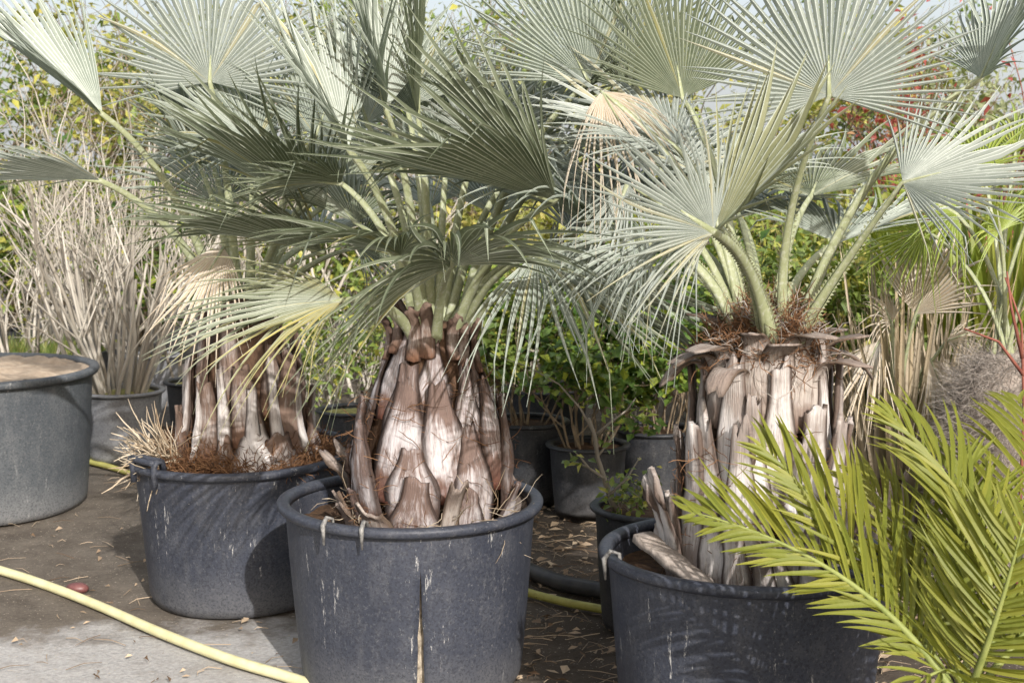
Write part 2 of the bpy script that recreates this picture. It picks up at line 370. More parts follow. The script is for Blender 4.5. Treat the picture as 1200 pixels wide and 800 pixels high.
def on_ground(px, d): q = P(px, 400, d); return (q.x, d)
POT_A, POT_B, POT_C, POT_D = on_ground(276, 5.35), on_ground(480, 4.45), on_ground(879, 3.95), on_ground(-36, 6.85)
H_A, H_B, H_C = .56, .593, .56
crack_w = lambda z: (0 if z > .45 else .020 * ((.45 - z) / .45) ** .9 * .62 + .006 * noise.noise((z * 45, 0, 0)) * min(1, (.45 - z) / .2) + .0008)
tub(POT_A, .405, H_A, 'dark tub holding the clustered palm with red-brown root mat on its soil', M['pot'], M['soil_red'], .075, seed=2, handles=((R_(226), 'block'), (R_(40), 'block')), mound=.03)
tub(POT_B, .42, H_B, 'dark tub with a vertical crack split open down its front', M['pot'], M['soil'], .085, seed=5, seam=(R_(-82), crack_w), rootball=M['rootball'], handles=((R_(238), 'clip'), (R_(255), 'clip')))
tub(POT_C, .41, H_C, 'dark tub half shaded by feathery green fronds, holding the palm with curled collar', M['pot'], M['soil'], .08, seed=9, handles=((R_(-52), 'block'), (R_(196), 'clip')))
tub(POT_D, .60, .685, 'large weathered grey tub filled with dry sandy soil, no plant', M['pot_grey'], M['sand'], .022, seed=12, mound=.035, taper=.88)

# ------------------------------------------------------------------ fan palm parts
CAMP = Vector((0, 0, CAM_H))
def fan(palm, hub, u, n, Rb, half, nseg, fold=.25, droop=.12, mat='blue', seed=0, yel=None, fuse=.52, loose=1.35, name='frond', arch=.0, kinks=.17, wmul=1.0):
    rnd = random.Random(seed); org = palm.location if palm else Vector((0, 0, 0))
    u = u.normalized(); n = (n - u * n.dot(u)).normalized(); v = n.cross(u)
    b = MB(); half = R_(half); dt = 2 * half / nseg; T = [.02, .12, .24, .36, .47, .56, .65, .74, .82, .89, .95, 1.0]
    edge_d = [rnd.uniform(-.5, .5) for _ in range(nseg + 1)]
    for i in range(nseg):
        th = -half + (i + .5) * dt
        k = th / half if half else 0
        Rs = Rb * lerp(1, .80, abs(k) ** 1.6) * rnd.uniform(.9, 1.06) * 1.1
        g = droop * rnd.uniform(.55, 1.45) * (1 + .5 * abs(k))
        dth = rnd.gauss(0, .45) * dt * loose; side = rnd.gauss(0, .05) * loose; lift = rnd.gauss(0, .055) * loose
        kink = rnd.uniform(.6, .85) if rnd.random() < kinks else 9
        kg = rnd.uniform(.15, .45)
        fz = fuse * rnd.uniform(.93, 1.07) * lerp(1, .5, abs(k) ** 1.6)
        y = (yel(k) if yel else 0) * rnd.uniform(.5, 1.1); y = max(0, min(1, y + (rnd.random() < .04) * .5))
        rv = rnd.random(); rows = []
        wf = math.tan(dt / 2) * fz * wmul
        for t in T:
            r = Rs * t; e = max(0, (t - fz) / (1 - fz)) if t > fz else 0
            ang = th + dth * e
            wd = (Rb * t * math.tan(dt / 2) * wmul) if t <= fz else Rb * wf * ((1 - e) ** .95 + .12 * math.sin(e * PI))
            wd = max(wd, .0006)
            ca, sa = math.cos(ang), math.sin(ang)
            z = fold * r * abs(math.sin(min(abs(ang), PI / 2))) ** 1.25 + Rb * (lift * e + arch * math.sin(t * PI * .9) * .5)
            ctr = hub + u * (r * ca) + v * (r * sa + side * Rb * e * e) + n * z
            ctr.z -= g * Rb * t ** 2.4 * .9
            if t > kink: ctr.z -= kg * (t - kink) * Rb * 2; ctr -= (u * ca + v * sa) * (t - kink) * Rb * .55
            tang = v * ca - u * sa
            pl = wd * (.75 + .1 * e)
            sl_ = fold * math.copysign(1, ang) if t < 1 else 0
            el = ctr - tang * wd - n * (pl + sl_ * wd * .8); er = ctr + tang * wd - n * (pl - sl_ * wd * .8)
            q = (rv, y, t, 0)
            rows.append((b.vert(el - org - (hub - org), q), b.vert(ctr + n * pl * .6 - hub, (rv, y, t, 1)), b.vert(er - hub, q)))
        for r0, r1 in zip(rows, rows[1:]):
            b.face(r0[0], r0[1], r1[1], r1[0]); b.face(r0[1], r0[2], r1[2], r1[1])
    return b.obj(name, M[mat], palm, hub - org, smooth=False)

def petiole(frond, palm, start, hub, ctrl, w0=.03, w1=.010, u=None, teeth=False, mat='petiole', brown=0, seed=0):
    b = MB(); pts = [bez(start, ctrl, hub, i / 14) for i in range(15)]
    if u is not None: pts += [hub + u.normalized() * .05, hub + u.normalized() * .10]
    pts = [p - hub for p in pts]; m = len(pts); rads = [lerp(w0, w1, (i / 14) ** .6) if i <= 14 else w1 * (.6 if i == 15 else .2) for i in range(m)]
    b.tube(pts, rads, 8, flat=.55, cfn=lambda t: (0, brown * (1 - t), t, 0))
    if teeth:
        rnd = random.Random(seed)
        for i in range(1, 13):
            d = (pts[i + 1] - pts[i - 1]).normalized(); a = d.orthogonal().normalized(); s = d.cross(a)
            view = (CAMP - (pts[i] + hub)).normalized(); s = d.cross(view).normalized()
            for q in range(3):
                c = pts[i].lerp(pts[i + 1], q / 3)
                for sg in (-1, 1):
                    base = c + s * sg * rads[i] * .8; k = rads[i] * rnd.uniform(.35, .6)
                    i0, i1, i2 = b.vert(base - d * .006, (0, brown, 0, 0)), b.vert(base + d * .006, (0, brown, 0, 0)), b.vert(base + s * sg * k + d * .004, (0, .2, 0, 0))
                    b.face(i0, i1, i2)
    return b.obj('petiole', M[mat], frond)

def frond_px(palm, start, hub, tip, tau, half, nseg=40, seed=0, ctrl=None, teeth=False, pet=True, w0=.028, **kw):
    """a frond laid out from its hub and its tip; tau turns the blade from facing the viewer (0) to edge-on, upper face up (90)"""
    u = (tip - hub); Rb = u.length; u.normalize()
    c = (CAMP - hub).normalized(); c = (c - u * c.dot(u)).normalized(); s = u.cross(c)
    if s.z < 0: s = -s
    n = c * math.cos(R_(tau)) + s * math.sin(R_(tau))
    fr = fan(palm, hub, u, n, Rb, half, nseg, seed=seed, **kw)
    if pet:
        if ctrl is None:
            d = hub - start; ctrl = start + Vector((d.x * .3, d.y * .3, max(.1, d.z * .65 + .05)))
        petiole(fr, palm, start, hub, ctrl, w0=w0, u=u, teeth=teeth, seed=seed)
    return fr
def frond_dir(palm, start, az, el, Lp, Rb, half=85, nseg=38, seed=0, mat='blue', w0=.024, **kw):
    az, el = R_(az), R_(el)
    p = Vector((math.cos(az) * math.cos(el), math.sin(az) * math.cos(el), math.sin(el)))
    hub = start + p * Lp + Vector((0, 0, -.06 * math.cos(el)))
    u = (p + Vector((0, 0, -.25 * math.cos(el)))).normalized(); n = Vector((0, 0, 1)) if el < R_(75) else Vector((-math.cos(az), -math.sin(az), .2))
    fr = fan(palm, hub, u, n, Rb, half, nseg, seed=seed, mat=mat, **kw)
    petiole(fr, palm, start, hub, start + Vector((p.x * .3, p.y * .3, p.z * .6 + .06)) * Lp, w0=w0, u=u)
    return fr

def boot(trunk, prof, az, z0, L, W, thick, tip_out=.02, curl=0, curl_from=.55, mat='boot_b', rag=.03, seed=0, point=.35, off=.004, bulge=.35, name='leaf_base', lean=0, taper0=.28):
    """a cut leaf base hugging the trunk surface prof(z)"""
    rnd = random.Random(seed); b = MB(); nu, nv = 9, 15; rr = rnd.random()
    jag = [rnd.uniform(-1, 1) for _ in range(nu)]; jag = [(jag[max(i - 1, 0)] + 2 * jag[i] + jag[min(i + 1, nu - 1)]) / 3 for i in range(nu)]
    z, extra, a = z0, 0, 0; rows = []
    for j in range(nv):
        t = j / (nv - 1)
        wprof = (lerp(1.0, point, sstep(taper0, 1.0, t))) * (1 + .06 * math.sin(t * 9 + seed))
        row = []
        for i in range(nu):
            s = -1 + 2 * i / (nu - 1); hw = W * .5 * wprof
            rad0 = prof(min(z, prof.top)) + off + extra + tip_out * t ** 2.2
            x = s * hw; crown = bulge * hw * (1 - s * s)
            nz = .006 * noise.noise((s * 2 + seed, t * 5, seed * .7)) + .004 * noise.noise((s * 6, t * 12, seed))
            up = (jag[i] * rag + .6 * rag * (1 - s * s)) * sstep(.72, 1, t)
            radial, zz = rad0 + crown + nz, z + up * math.cos(a)
            ang = az + x / max(rad0, .06) + lean * t
            radial += up * math.sin(a)
            row.append(b.vert((radial * math.cos(ang), radial * math.sin(ang), zz), (rr, (s + 1) / 2, t, 0)))
        rows.append(row)
        dl = L / (nv - 1); a = curl * sstep(curl_from, 1, t + 1 / nv)
        z += dl * math.cos(a); extra += dl * math.sin(a)
    for r0, r1 in zip(rows, rows[1:]):
        for i in range(nu - 1): b.face(r0[i], r0[i + 1], r1[i + 1], r1[i])
    o = b.obj(name, M[mat], trunk); solid(o, thick, -1); return o

class Prof:
    def __init__(s, pts): s.p = pts; s.top = pts[-1][0]
    def __call__(s, z):
        p = s.p
        if z <= p[0][0]: return p[0][1]
        for (z0, r0), (z1, r1) in zip(p, p[1:]):
            if z <= z1: return lerp(r0, r1, (z - z0) / (z1 - z0))
        return p[-1][1]
def core(palm, prof, mat='core', n=40, seed=0, zmin=-.05):
    b = MB(); zs = [zmin + (prof.top - zmin) * i / 26 for i in range(27)]; rows = []
    for z in zs:
        rows.append([b.vert(((prof(z) - .012 + .014 * noise.noise((math.cos(a) * 4, math.sin(a) * 4, z * 9 + seed))) * math.cos(a), (prof(z) - .012) * math.sin(a), z)) for a in [2 * PI * k / n for k in range(n)]])
    for r0, r1 in zip(rows, rows[1:]):
        for k in range(n): b.face(r0[k], r0[(k + 1) % n], r1[(k + 1) % n], r1[k])
    b.face(*rows[0][::-1]); b.face(*rows[-1])
    return b.obj('trunk', M[mat], palm)
def fibres(trunk, n, fn, mat='fibre', seed=0, name='fibre', r=.0011, steps=6, wig=.03, ln=(.08, .2)):
    """loose strands: fn(rnd) -> (start, direction)"""
    rnd = random.Random(seed); b = MB()
    for _ in range(n):
        p, d = fn(rnd); L = rnd.uniform(*ln); pts = [p]
        for k in range(steps):
            d = (d + Vector((rnd.gauss(0, 1), rnd.gauss(0, 1), rnd.gauss(0, 1))) * wig * 8).normalized()
            pts.append(pts[-1] + d * L / steps)
        rr = r * rnd.uniform(.6, 1.6)
        b.tube(pts, [rr] * steps + [rr * .4], 3, (rnd.random(), 0, 0, 0), cap=False)
    return tag(b.obj(name, M[mat], trunk), kind='stuff')

def filler(palm, anchor, n, az0, az1, el0, el1, seed, Lp=(.5, .8), Rb=(.45, .58), mats=('blue', 'blue', 'silver', 'bluedark'), **kw):
    rnd = random.Random(seed)
    for k in range(n):
        az = lerp(az0, az1, (k + rnd.uniform(.2, .8)) / n); el = rnd.uniform(el0, el1); a = R_(az)
        frond_dir(palm, anchor + Vector((math.cos(a), math.sin(a), 0)) * .05, az, el, rnd.uniform(*Lp), rnd.uniform(*Rb), rnd.uniform(70, 95), 36, seed * 100 + k, rnd.choice(mats), fold=rnd.uniform(.2, .6), droop=rnd.uniform(.08, .3), **kw)

# ------------------------------------------------------------------ palm B (centre)
def palm_b():
    base = Vector((P(505, 400, 4.47).x, 4.47, H_B - .095))
    pb = thing('fan_palm', base, 'blue fan palm with barrel trunk of purple-white leaf bases in the cracked tub', 'palm', 'potted blue fan palms')
    prof = Prof([(-.05, .19), (.03, .215), (.12, .225), (.22, .228), (.34, .205), (.46, .172), (.56, .135), (.66, .095)])
    tr = core(pb, prof)
    rnd = random.Random(11); k = 0
    for row, (z0, num, L, W) in enumerate(((.34, 7, .27, .11), (.24, 7, .34, .135), (.13, 8, .36, .165), (.01, 8, .36, .185), (-.06, 9, .23, .165))):
        for i in range(num):
            az = 2 * PI * (i + .5 * (row % 2) + rnd.uniform(-.12, .12)) / num + .28
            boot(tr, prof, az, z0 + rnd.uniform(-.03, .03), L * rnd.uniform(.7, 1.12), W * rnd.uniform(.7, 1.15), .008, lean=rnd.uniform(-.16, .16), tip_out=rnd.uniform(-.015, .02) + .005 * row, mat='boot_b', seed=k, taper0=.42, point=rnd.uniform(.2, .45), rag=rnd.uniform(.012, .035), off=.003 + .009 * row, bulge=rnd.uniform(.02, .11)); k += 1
    for i in range(13):                                                    # rotten bases standing off round the foot
        az = 2 * PI * i / 15 + rnd.uniform(-.15, .15)
        boot(tr, prof, az, -.05 + rnd.uniform(0, .02), (.24 if i in (6, 7, 12) else rnd.uniform(.08, .15)), (.06 if i in (6, 7, 12) else rnd.uniform(.09, .14)), .008, tip_out=rnd.uniform(.02, .07), curl=rnd.uniform(0, .7), mat='curl', seed=200 + i, point=rnd.uniform(.45, .9), rag=.035, off=.055, bulge=.15, lean=rnd.uniform(-.1, .1))
    for i in range(12):                                                    # sawn stubs round the crown
        az = 2 * PI * i / 12 + rnd.uniform(-.2, .2)
        boot(tr, prof, az, .50 + rnd.uniform(0, .07), rnd.uniform(.10, .16), .055, .018, tip_out=.05, curl=rnd.uniform(0, .4), mat='boot_a', seed=300 + i, point=.75, rag=.012, off=.006)
    def fb(r):
        z = r.uniform(-.03, .5); a = r.uniform(0, 2 * PI); q = prof(z) + r.uniform(.0, .05)
        return Vector((q * math.cos(a), q * math.sin(a), z)), Vector((-math.sin(a) * r.choice((-1, 1)), math.cos(a), r.uniform(-.8, .8)))
    fibres(tr, 520, fb, seed=3, r=.0009, ln=(.04, .12))
    def fl(r):
        a = r.uniform(PI, 1.9 * PI); q = r.uniform(.2, .27)
        return Vector((q * math.cos(a), q * math.sin(a), r.uniform(-.02, .10))), Vector((math.cos(a) * .3, math.sin(a) * .3, r.uniform(-1, .6)))
    fibres(tr, 120, fl, 'fibre_pale', seed=4, name='loose_fibre', r=.0013)
    A = base + Vector((.02, 0, .64))
    ye = lambda k: sstep(.3, .95, k)
    st = lambda dx, dy: A + Vector((dx, dy, -.05))
    # lower left, arching towards the left tub, yellow along its upper edge
    frond_px(pb, st(-.06, -.05), P(402, 352, 3.95), P(190, 398, 3.80), 60, 66, 44, 21, fold=.12, droop=.14, mat='bluedark', yel=lambda k: .9 * sstep(.0, .9, abs(k)) if k > 0 else .55 * sstep(.2, 1, -k), arch=.14, fuse=.45, loose=1.5)
    # the long folded blade across the middle
    frond_px(pb, st(.05, -.07), P(652, 236, 3.95), P(375, 160, 3.75), -74, 58, 44, 22, fold=-.35, droop=.03, mat='bluedark', yel=lambda k: .85 * sstep(.45, .9, k), fuse=.62)
    frond_px(pb, st(.05, -.04), P(655, 232, 4.02), P(478, 58, 4.0), -70, 34, 24, 23, fold=-.5, droop=.0, mat='bluedark', fuse=.7)
    # dark blade facing the viewer over the crown
    frond_px(pb, st(0, -.08), P(530, 312, 3.92), P(525, 215, 3.45), 15, 100, 44, 24, fold=.15, droop=.30, mat='bluedark', fuse=.5, loose=1.4)
    frond_px(pb, st(-.04, -.06), P(470, 300, 4.0), P(330, 235, 3.7), -74, 80, 40, 25, fold=-.2, droop=.22, mat='bluedark', loose=1.3)
    # right, low and drooping behind the gap
    frond_px(pb, st(.08, .03), P(645, 322, 4.4), P(845, 330, 4.6), 60, 80, 40, 26, fold=.1, droop=.22, mat='bluedark', yel=lambda k: .4 * sstep(.6, 1, k), loose=1.2)
    frond_px(pb, st(.07, -.02), P(628, 300, 4.15), P(720, 345, 3.8), 40, 80, 36, 27, fold=.1, droop=.4, mat='blue', loose=1.6)
    # tall ones
    frond_px(pb, st(.06, .05), P(690, 96, 4.45), P(600, -75, 4.5), 8, 62, 36, 28, fold=.1, droop=.03, mat='blue')
    frond_px(pb, st(.07, .06), P(738, 105, 4.7), P(728, -80, 4.8), -20, 70, 36, 29, fold=.3, droop=.05, mat='bluedark')
    frond_px(pb, st(-.04, .02), P(452, 128, 4.3), P(395, -90, 4.2), 72, 65, 40, 30, fold=.5, droop=.05, mat='blue')
    frond_px(pb, st(-.02, .05), P(490, 135, 4.5), P(500, -90, 4.5), 68, 65, 40, 31, fold=.6, droop=.05, mat='bluedark')
    frond_px(pb, st(-.06, .0), P(408, 175, 4.2), P(290, -20, 4.05), 72, 62, 40, 32, fold=.5, droop=.06, mat='blue')
    frond_px(pb, st(.02, .06), P(560, 170, 4.7), P(640, 60, 4.9), 10, 95, 38, 33, fold=.2, droop=.2, mat='silver')
    frond_px(pb, st(-.05, .03), P(400, 215, 4.45), P(270, 205, 4.3), -72, 80, 38, 34, fold=-.25, droop=.2, mat='bluedark')
    filler(pb, A, 8, 15, 165, 25, 80, 41)
    return pb
palm_b()

# ------------------------------------------------------------------ palm C (right)
def palm_c():
    base = Vector((P(898, 400, 3.98).x, 3.98, H_C - .09))
    pc = thing('fan_palm', base, 'blue fan palm with grey-white trunk and an umbrella collar of curled leaf bases', 'palm', 'potted blue fan palms')
    prof = Prof([(-.05, .20), (.05, .215), (.2, .20), (.35, .185), (.52, .175), (.63, .165), (.69, .13), (.75, .07)])
    tr = core(pc, prof)
    rnd = random.Random(21); k = 0
    for row, (z0, num, L, W) in enumerate(((.23, 8, .38, .125), (.12, 8, .42, .14), (.0, 9, .42, .145), (-.06, 9, .26, .14))):
        for i in range(num):
            az = 2 * PI * (i + .5 * (row % 2) + rnd.uniform(-.1, .1)) / num + .1
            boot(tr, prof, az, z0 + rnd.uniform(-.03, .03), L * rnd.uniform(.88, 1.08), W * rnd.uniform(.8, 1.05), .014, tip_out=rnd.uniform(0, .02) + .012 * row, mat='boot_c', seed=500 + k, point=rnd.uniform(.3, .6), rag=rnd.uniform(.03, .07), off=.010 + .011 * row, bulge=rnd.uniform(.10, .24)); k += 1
    for i in range(12):
        az = 2 * PI * i / 12 + rnd.uniform(-.2, .2)
        boot(tr, prof, az, -.05, rnd.uniform(.12, .36), rnd.uniform(.06, .10), .012, tip_out=rnd.uniform(.05, .11), mat='boot_c', seed=600 + i, point=rnd.uniform(.4, .8), rag=.04, off=.055, bulge=.35, lean=rnd.uniform(-.12, .12))
    for i in range(17):                                                    # the curled collar
        az = 2 * PI * i / 17 + rnd.uniform(-.12, .12)
        boot(tr, prof, az, .43 + rnd.uniform(-.02, .03), rnd.uniform(.29, .37), rnd.uniform(.085, .125), .006, tip_out=.01, curl=rnd.choice((1.4, 1.6, 1.8, 2.0, 2.6)), curl_from=.48, mat='curl', seed=700 + i, point=rnd.uniform(.6, .95), rag=.03, off=-.006, bulge=rnd.uniform(.05, .35), name='curled_leaf_base', lean=rnd.uniform(-.15, .15))
    def nest(r):
        a = r.uniform(0, 2 * PI); q = r.uniform(.02, .17); z = .63 + .12 * (1 - (q / .17) ** 2) + r.uniform(0, .015)
        return Vector((q * math.cos(a), q * math.sin(a), z)), Vector((-math.sin(a), math.cos(a), r.uniform(-.3, .25))) * r.choice((-1, 1))
    fibres(tr, 2600, nest, 'fibre', 5, 'fibre_nest', .0010, 7, .06, (.06, .16))
    fibres(tr, 600, nest, 'fibre_grey', 6, 'loose_fibre', .0010, 7, .06, (.06, .16))
    def fb(r):
        z = r.uniform(-.03, .45); a = r.uniform(0, 2 * PI); q = prof(z) + r.uniform(.0, .07)
        return Vector((q * math.cos(a), q * math.sin(a), z)), Vector((-math.sin(a) * r.choice((-1, 1)), math.cos(a), r.uniform(-.8, .8)))
    fibres(tr, 480, fb, 'fibre', 7, 'trunk_fibre', .0009, ln=(.04, .11))
    # a sawn orange stub in the nest
    b = MB(); b.tube([Vector((.04, -.10, .60)), Vector((.055, -.115, .66)), Vector((.075, -.13, .71))], [.022, .024, .026], 8, flat=.6, cfn=lambda t: (0, .1, t, 0)); b.obj('sawn_petiole', M['petiole'], tr)
    A = base + Vector((0, 0, .69)); st = lambda dx, dy: A + Vector((dx, dy, 0))
    pk = dict(teeth=True, w0=.027)
    # front-left: hub facing us, segments raking left, the rest shortened and brown-tipped
    frond_px(pc, st(-.01, -.10), P(836, 272, 3.35), P(690, 175, 3.25), 25, 78, 40, 51, fold=.2, droop=.10, mat='silver', yel=lambda k: .35 * sstep(.3, 1, k), loose=1.6, kinks=.25, fuse=.42, **pk)
    frond_px(pc, st(-.02, -.07), P(842, 268, 3.40), P(985, 118, 3.25), 66, 60, 26, 52, fold=.45, droop=.0, mat='bluedark', yel=lambda k: .3, loose=1.2, fuse=.6, kinks=.0, **pk)
    frond_px(pc, st(.0, -.11), P(818, 262, 3.42), P(722, 330, 3.3), 35, 50, 18, 53, fold=.1, droop=.45, mat='silver', loose=1.8, fuse=.4, kinks=.3, **pk)
    # the big bright fan
    frond_px(pc, st(.04, -.05), P(972, 112, 3.55), P(968, -75, 3.60), 4, 112, 46, 54, fold=.06, droop=.03, mat='silver', fuse=.58, yel=lambda k: 0, loose=.7, kinks=.05, ctrl=st(.02, -.08) + Vector((-.02, 0, .35)), **pk)
    # right grey fan
    frond_px(pc, st(.08, -.03), P(1058, 214, 3.75), P(1240, 165, 3.65), 52, 88, 42, 56, fold=.12, droop=.06, mat='silver', ctrl=st(.16, -.05) + Vector((0, 0, .16)), **pk)
    frond_px(pc, st(.09, .02), P(1150, 92, 3.95), P(1215, -60, 3.9), 62, 80, 38, 57, fold=.35, droop=.12, mat='blue', loose=1.3, **pk)
    # left rear
    frond_px(pc, st(-.06, .02), P(790, 170, 4.1), P(640, 80, 4.2), 62, 80, 38, 59, fold=.25, droop=.12, mat='silver', loose=1.2, **pk)
    frond_px(pc, st(-.05, .05), P(800, 115, 4.25), P(770, -60, 4.35), 20, 75, 38, 60, fold=.3, droop=.05, mat='bluedark', **pk)
    frond_px(pc, st(-.08, .0), P(760, 280, 3.95), P(640, 300, 3.9), 45, 80, 36, 61, fold=.1, droop=.35, mat='blue', loose=1.5, kinks=.3, **pk)
    filler(pc, A, 8, 48, 165, 30, 75, 42)
    frond_px(pc, st(-.05, .03), P(705, 108, 4.05), P(770, 215, 3.95), 30, 70, 26, 63, fold=.1, droop=.5, mat='dead', loose=2.2, kinks=.4, fuse=.3, w0=.018)
    frond_px(pc, st(-.07, .02), P(735, 215, 4.0), P(690, 330, 3.9), 35, 60, 22, 64, fold=.1, droop=.4, mat='silver', loose=2.2, kinks=.4, fuse=.3, w0=.018)
    return pc
palm_c()

# ------------------------------------------------------------------ palm A (left)
def palm_a():
    base = Vector((P(288, 400, 5.4).x, 5.4, H_A - .07))
    pa = thing('fan_palm', base, 'clustered fan palm with slim pale stalk stubs rising from a shaggy brown root mat', 'palm', 'potted blue fan palms')
    prof = Prof([(-.05, .25), (.03, .26), (.10, .22), (.22, .19), (.4, .17), (.55, .13), (.66, .08)])
    tr = core(pa, prof)
    rnd = random.Random(31); k = 0
    for row, (z0, num, L, W) in enumerate(((.25, 7, .36, .13), (.10, 7, .34, .17), (-.02, 7, .22, .2))):
        for i in range(num):
            az = 2 * PI * (i + .5 * (row % 2) + rnd.uniform(-.15, .15)) / num
            boot(tr, prof, az, z0 + rnd.uniform(-.04, .04), L * rnd.uniform(.7, 1.2), W * rnd.uniform(.7, 1.05), .014, tip_out=rnd.uniform(0, .06), mat='boot_a', seed=900 + k, point=rnd.uniform(.25, .6), rag=.03, off=.004 + .012 * row, lean=rnd.uniform(-.15, .15)); k += 1
    for i in range(9):                                                     # slim pale stalk stubs on the outside
        az = R_((188, 205, 232, 262, 285, 310, 338, 20, 150)[i])
        boot(tr, prof, az, .0, rnd.uniform(.30, .46), rnd.uniform(.05, .075), .016, tip_out=rnd.uniform(.01, .05), mat='boot_c', seed=980 + i, point=.6, rag=.02, off=.035, bulge=.7, lean=rnd.uniform(-.1, .1))
    boot(tr, prof, R_(287), .0, .22, .20, .02, tip_out=-.05, mat='boot_c', seed=999, point=.3, off=.06, bulge=.35)
    def mat_(r):
        a = r.uniform(0, 2 * PI); q = .12 + .25 * math.sqrt(r.random()); z = .10 * (1 - (q - .12) / .25) + .02
        return Vector((q * math.cos(a), q * math.sin(a), z + r.uniform(0, .03))), Vector((r.gauss(0, 1), r.gauss(0, 1), r.uniform(-.1, .5)))
    fibres(tr, 4200, mat_, 'fibre', 15, 'root_mat', .0013, 6, .06, (.05, .13))
    def straw(r):
        a = R_(r.uniform(190, 225)); q = r.uniform(.28, .36)
        return Vector((q * math.cos(a), q * math.sin(a), r.uniform(.03, .10))), Vector((-r.uniform(.2, 1), r.uniform(-1, .3), r.uniform(-.2, .9)))
    fibres(tr, 130, straw, 'fibre_pale', 16, 'dry_straw', .0022, 5, .03, (.10, .24))
    A = base + Vector((0, 0, .62)); st = lambda dx, dy: A + Vector((dx, dy, -.04))
    frond_px(pa, st(-.08, -.03), P(120, 134, 5.0), P(-60, -8, 4.85), 72, 55, 34, 71, fold=.5, droop=.0, mat='blue', fuse=.62, loose=.7)
    frond_px(pa, st(-.08, -.05), P(118, 212, 4.95), P(-60, 200, 4.8), -74, 50, 34, 72, fold=-.3, droop=.04, mat='silver', fuse=.6, loose=.8)
    frond_px(pa, st(-.03, .03), P(246, 96, 5.3), P(250, -60, 5.4), 6, 105, 40, 73, fold=.15, droop=.06, mat='silver', fuse=.6)
    frond_px(pa, st(.03, -.08), P(368, 238, 4.9), P(190, 110, 4.65), -66, 70, 42, 74, fold=-.2, droop=.05, mat='bluedark', fuse=.58)
    frond_px(pa, st(.05, -.09), P(378, 296, 4.85), P(150, 240, 4.6), -76, 60, 42, 75, fold=-.3, droop=.08, mat='bluedark', fuse=.55, yel=lambda k: .5 * sstep(.5, 1, k))
    frond_px(pa, st(-.06, -.07), P(262, 290, 4.95), P(205, 380, 4.8), 40, 60, 26, 76, fold=.1, droop=.3, mat='dead', loose=1.6)
    frond_px(pa, st(.02, .0), P(300, 170, 5.3), P(190, 60, 5.3), 40, 85, 38, 77, fold=.3, droop=.12, mat='blue')
    frond_px(pa, st(.06, .0), P(370, 160, 5.3), P(420, 20, 5.4), 20, 80, 38, 78, fold=.3, droop=.1, mat='blue')
    frond_px(pa, st(.08, -.02), P(420, 290, 5.2), P(520, 270, 5.2), 50, 85, 36, 79, fold=.2, droop=.25, mat='bluedark', loose=1.3)
    filler(pa, A, 7, 20, 160, 25, 80, 43)
    return pa
palm_a()

# ------------------------------------------------------------------ feather palm (lower right)
def leaflet_mesh(i):
    rnd = random.Random(800 + i); b = MB(); rows = []; rv = rnd.random(); T = [0, .06, .2, .4, .6, .78, .9, 1]
    for t in T:
        wd = .040 * (math.sin(min(1, t * 1.7 + .16) * PI * .5) ** .8) * (1 - t ** 3) + .001
        dz = -.16 * t ** 2.2 * (1 + .5 * (i % 3)) ; dx = .03 * math.sin(t * 3 + i)
        q = (rv, max(0, .55 * (t - .5)) + .25 * rnd.random() * (i % 2), t, 0)
        rows.append((b.vert((dx - wd, t, dz + wd * .55), q), b.vert((dx, t, dz), q), b.vert((dx + wd, t, dz + wd * .55), q)))
    for r0, r1 in zip(rows, rows[1:]):
        b.face(r0[0], r0[1], r1[1], r1[0]); b.face(r0[1], r0[2], r1[2], r1[1])
    return b.mesh('leaflet', M['feather'], False)
LEAFLETS = [leaflet_mesh(i) for i in range(8)]
def feather_frond(palm, p0, p1, p2, face, pairs, Lmax, seed, split=True, low=1.0, spread=58, vup=.35, t0=.16, wide=1.0):
    """pinnate frond: rachis along a bezier, leaflets in two ranks; face = up side of the frond"""
    rnd = random.Random(seed); org = palm.location
    pts = [bez(p0, p1, p2, i / 18) for i in range(19)]
    b = MB(); b.tube([p - p0 for p in pts], [lerp(.010, .002, i / 18) for i in range(19)], 7, cfn=lambda t: (0, .0, t, 0))
    fr = b.obj('frond', M['rachis'], palm, p0 - org); extra = MB()
    for k in range(pairs):
        t = t0 + (1 - t0) * (k + .5) / pairs; p = bez(p0, p1, p2, t); d = (bez(p0, p1, p2, min(1, t + .02)) - bez(p0, p1, p2, t - .02)).normalized()
        n = (face - d * face.dot(d)).normalized(); s = d.cross(n)
        prof = (math.sin(PI * min(1, (t - t0) / (1 - t0) * .82 + .15))) ** .6
        for sg in (-1, 1):
            a = R_(lerp(spread + 8, spread - 28, t) + rnd.uniform(-6, 6)); L = Lmax * prof * rnd.uniform(.86, 1.08) * (low if s.z * sg < 0 else 1)
            y = (d * math.cos(a) + s * sg * math.sin(a) + n * (vup + rnd.uniform(-.14, .14))).normalized()
            z = (n - y * n.dot(y)).normalized(); x = y.cross(z)
            wsc = rnd.uniform(.15, .19) * wide; me = rnd.choice(LEAFLETS)
            mx = Matrix.Translation(p - p0) @ Matrix(((x.x * wsc, y.x * L, z.x * L), (x.y * wsc, y.y * L, z.y * L), (x.z * wsc, y.z * L, z.z * L))).to_4x4()
            if split:
                o = bpy.data.objects.new('leaflet', me); col.objects.link(o); o.parent = fr; o.matrix_local = mx
            else:
                i0 = len(extra.v); cs = me.attributes['tint'].data
                for vv in me.vertices: extra.vert(mx @ vv.co, tuple(cs[vv.index].color))
                for pl in me.polygons: extra.face(*[i0 + i for i in pl.vertices])
    if not split: tag(extra.obj('leaflets', M['feather'], fr, smooth=False), kind='stuff')
    return fr
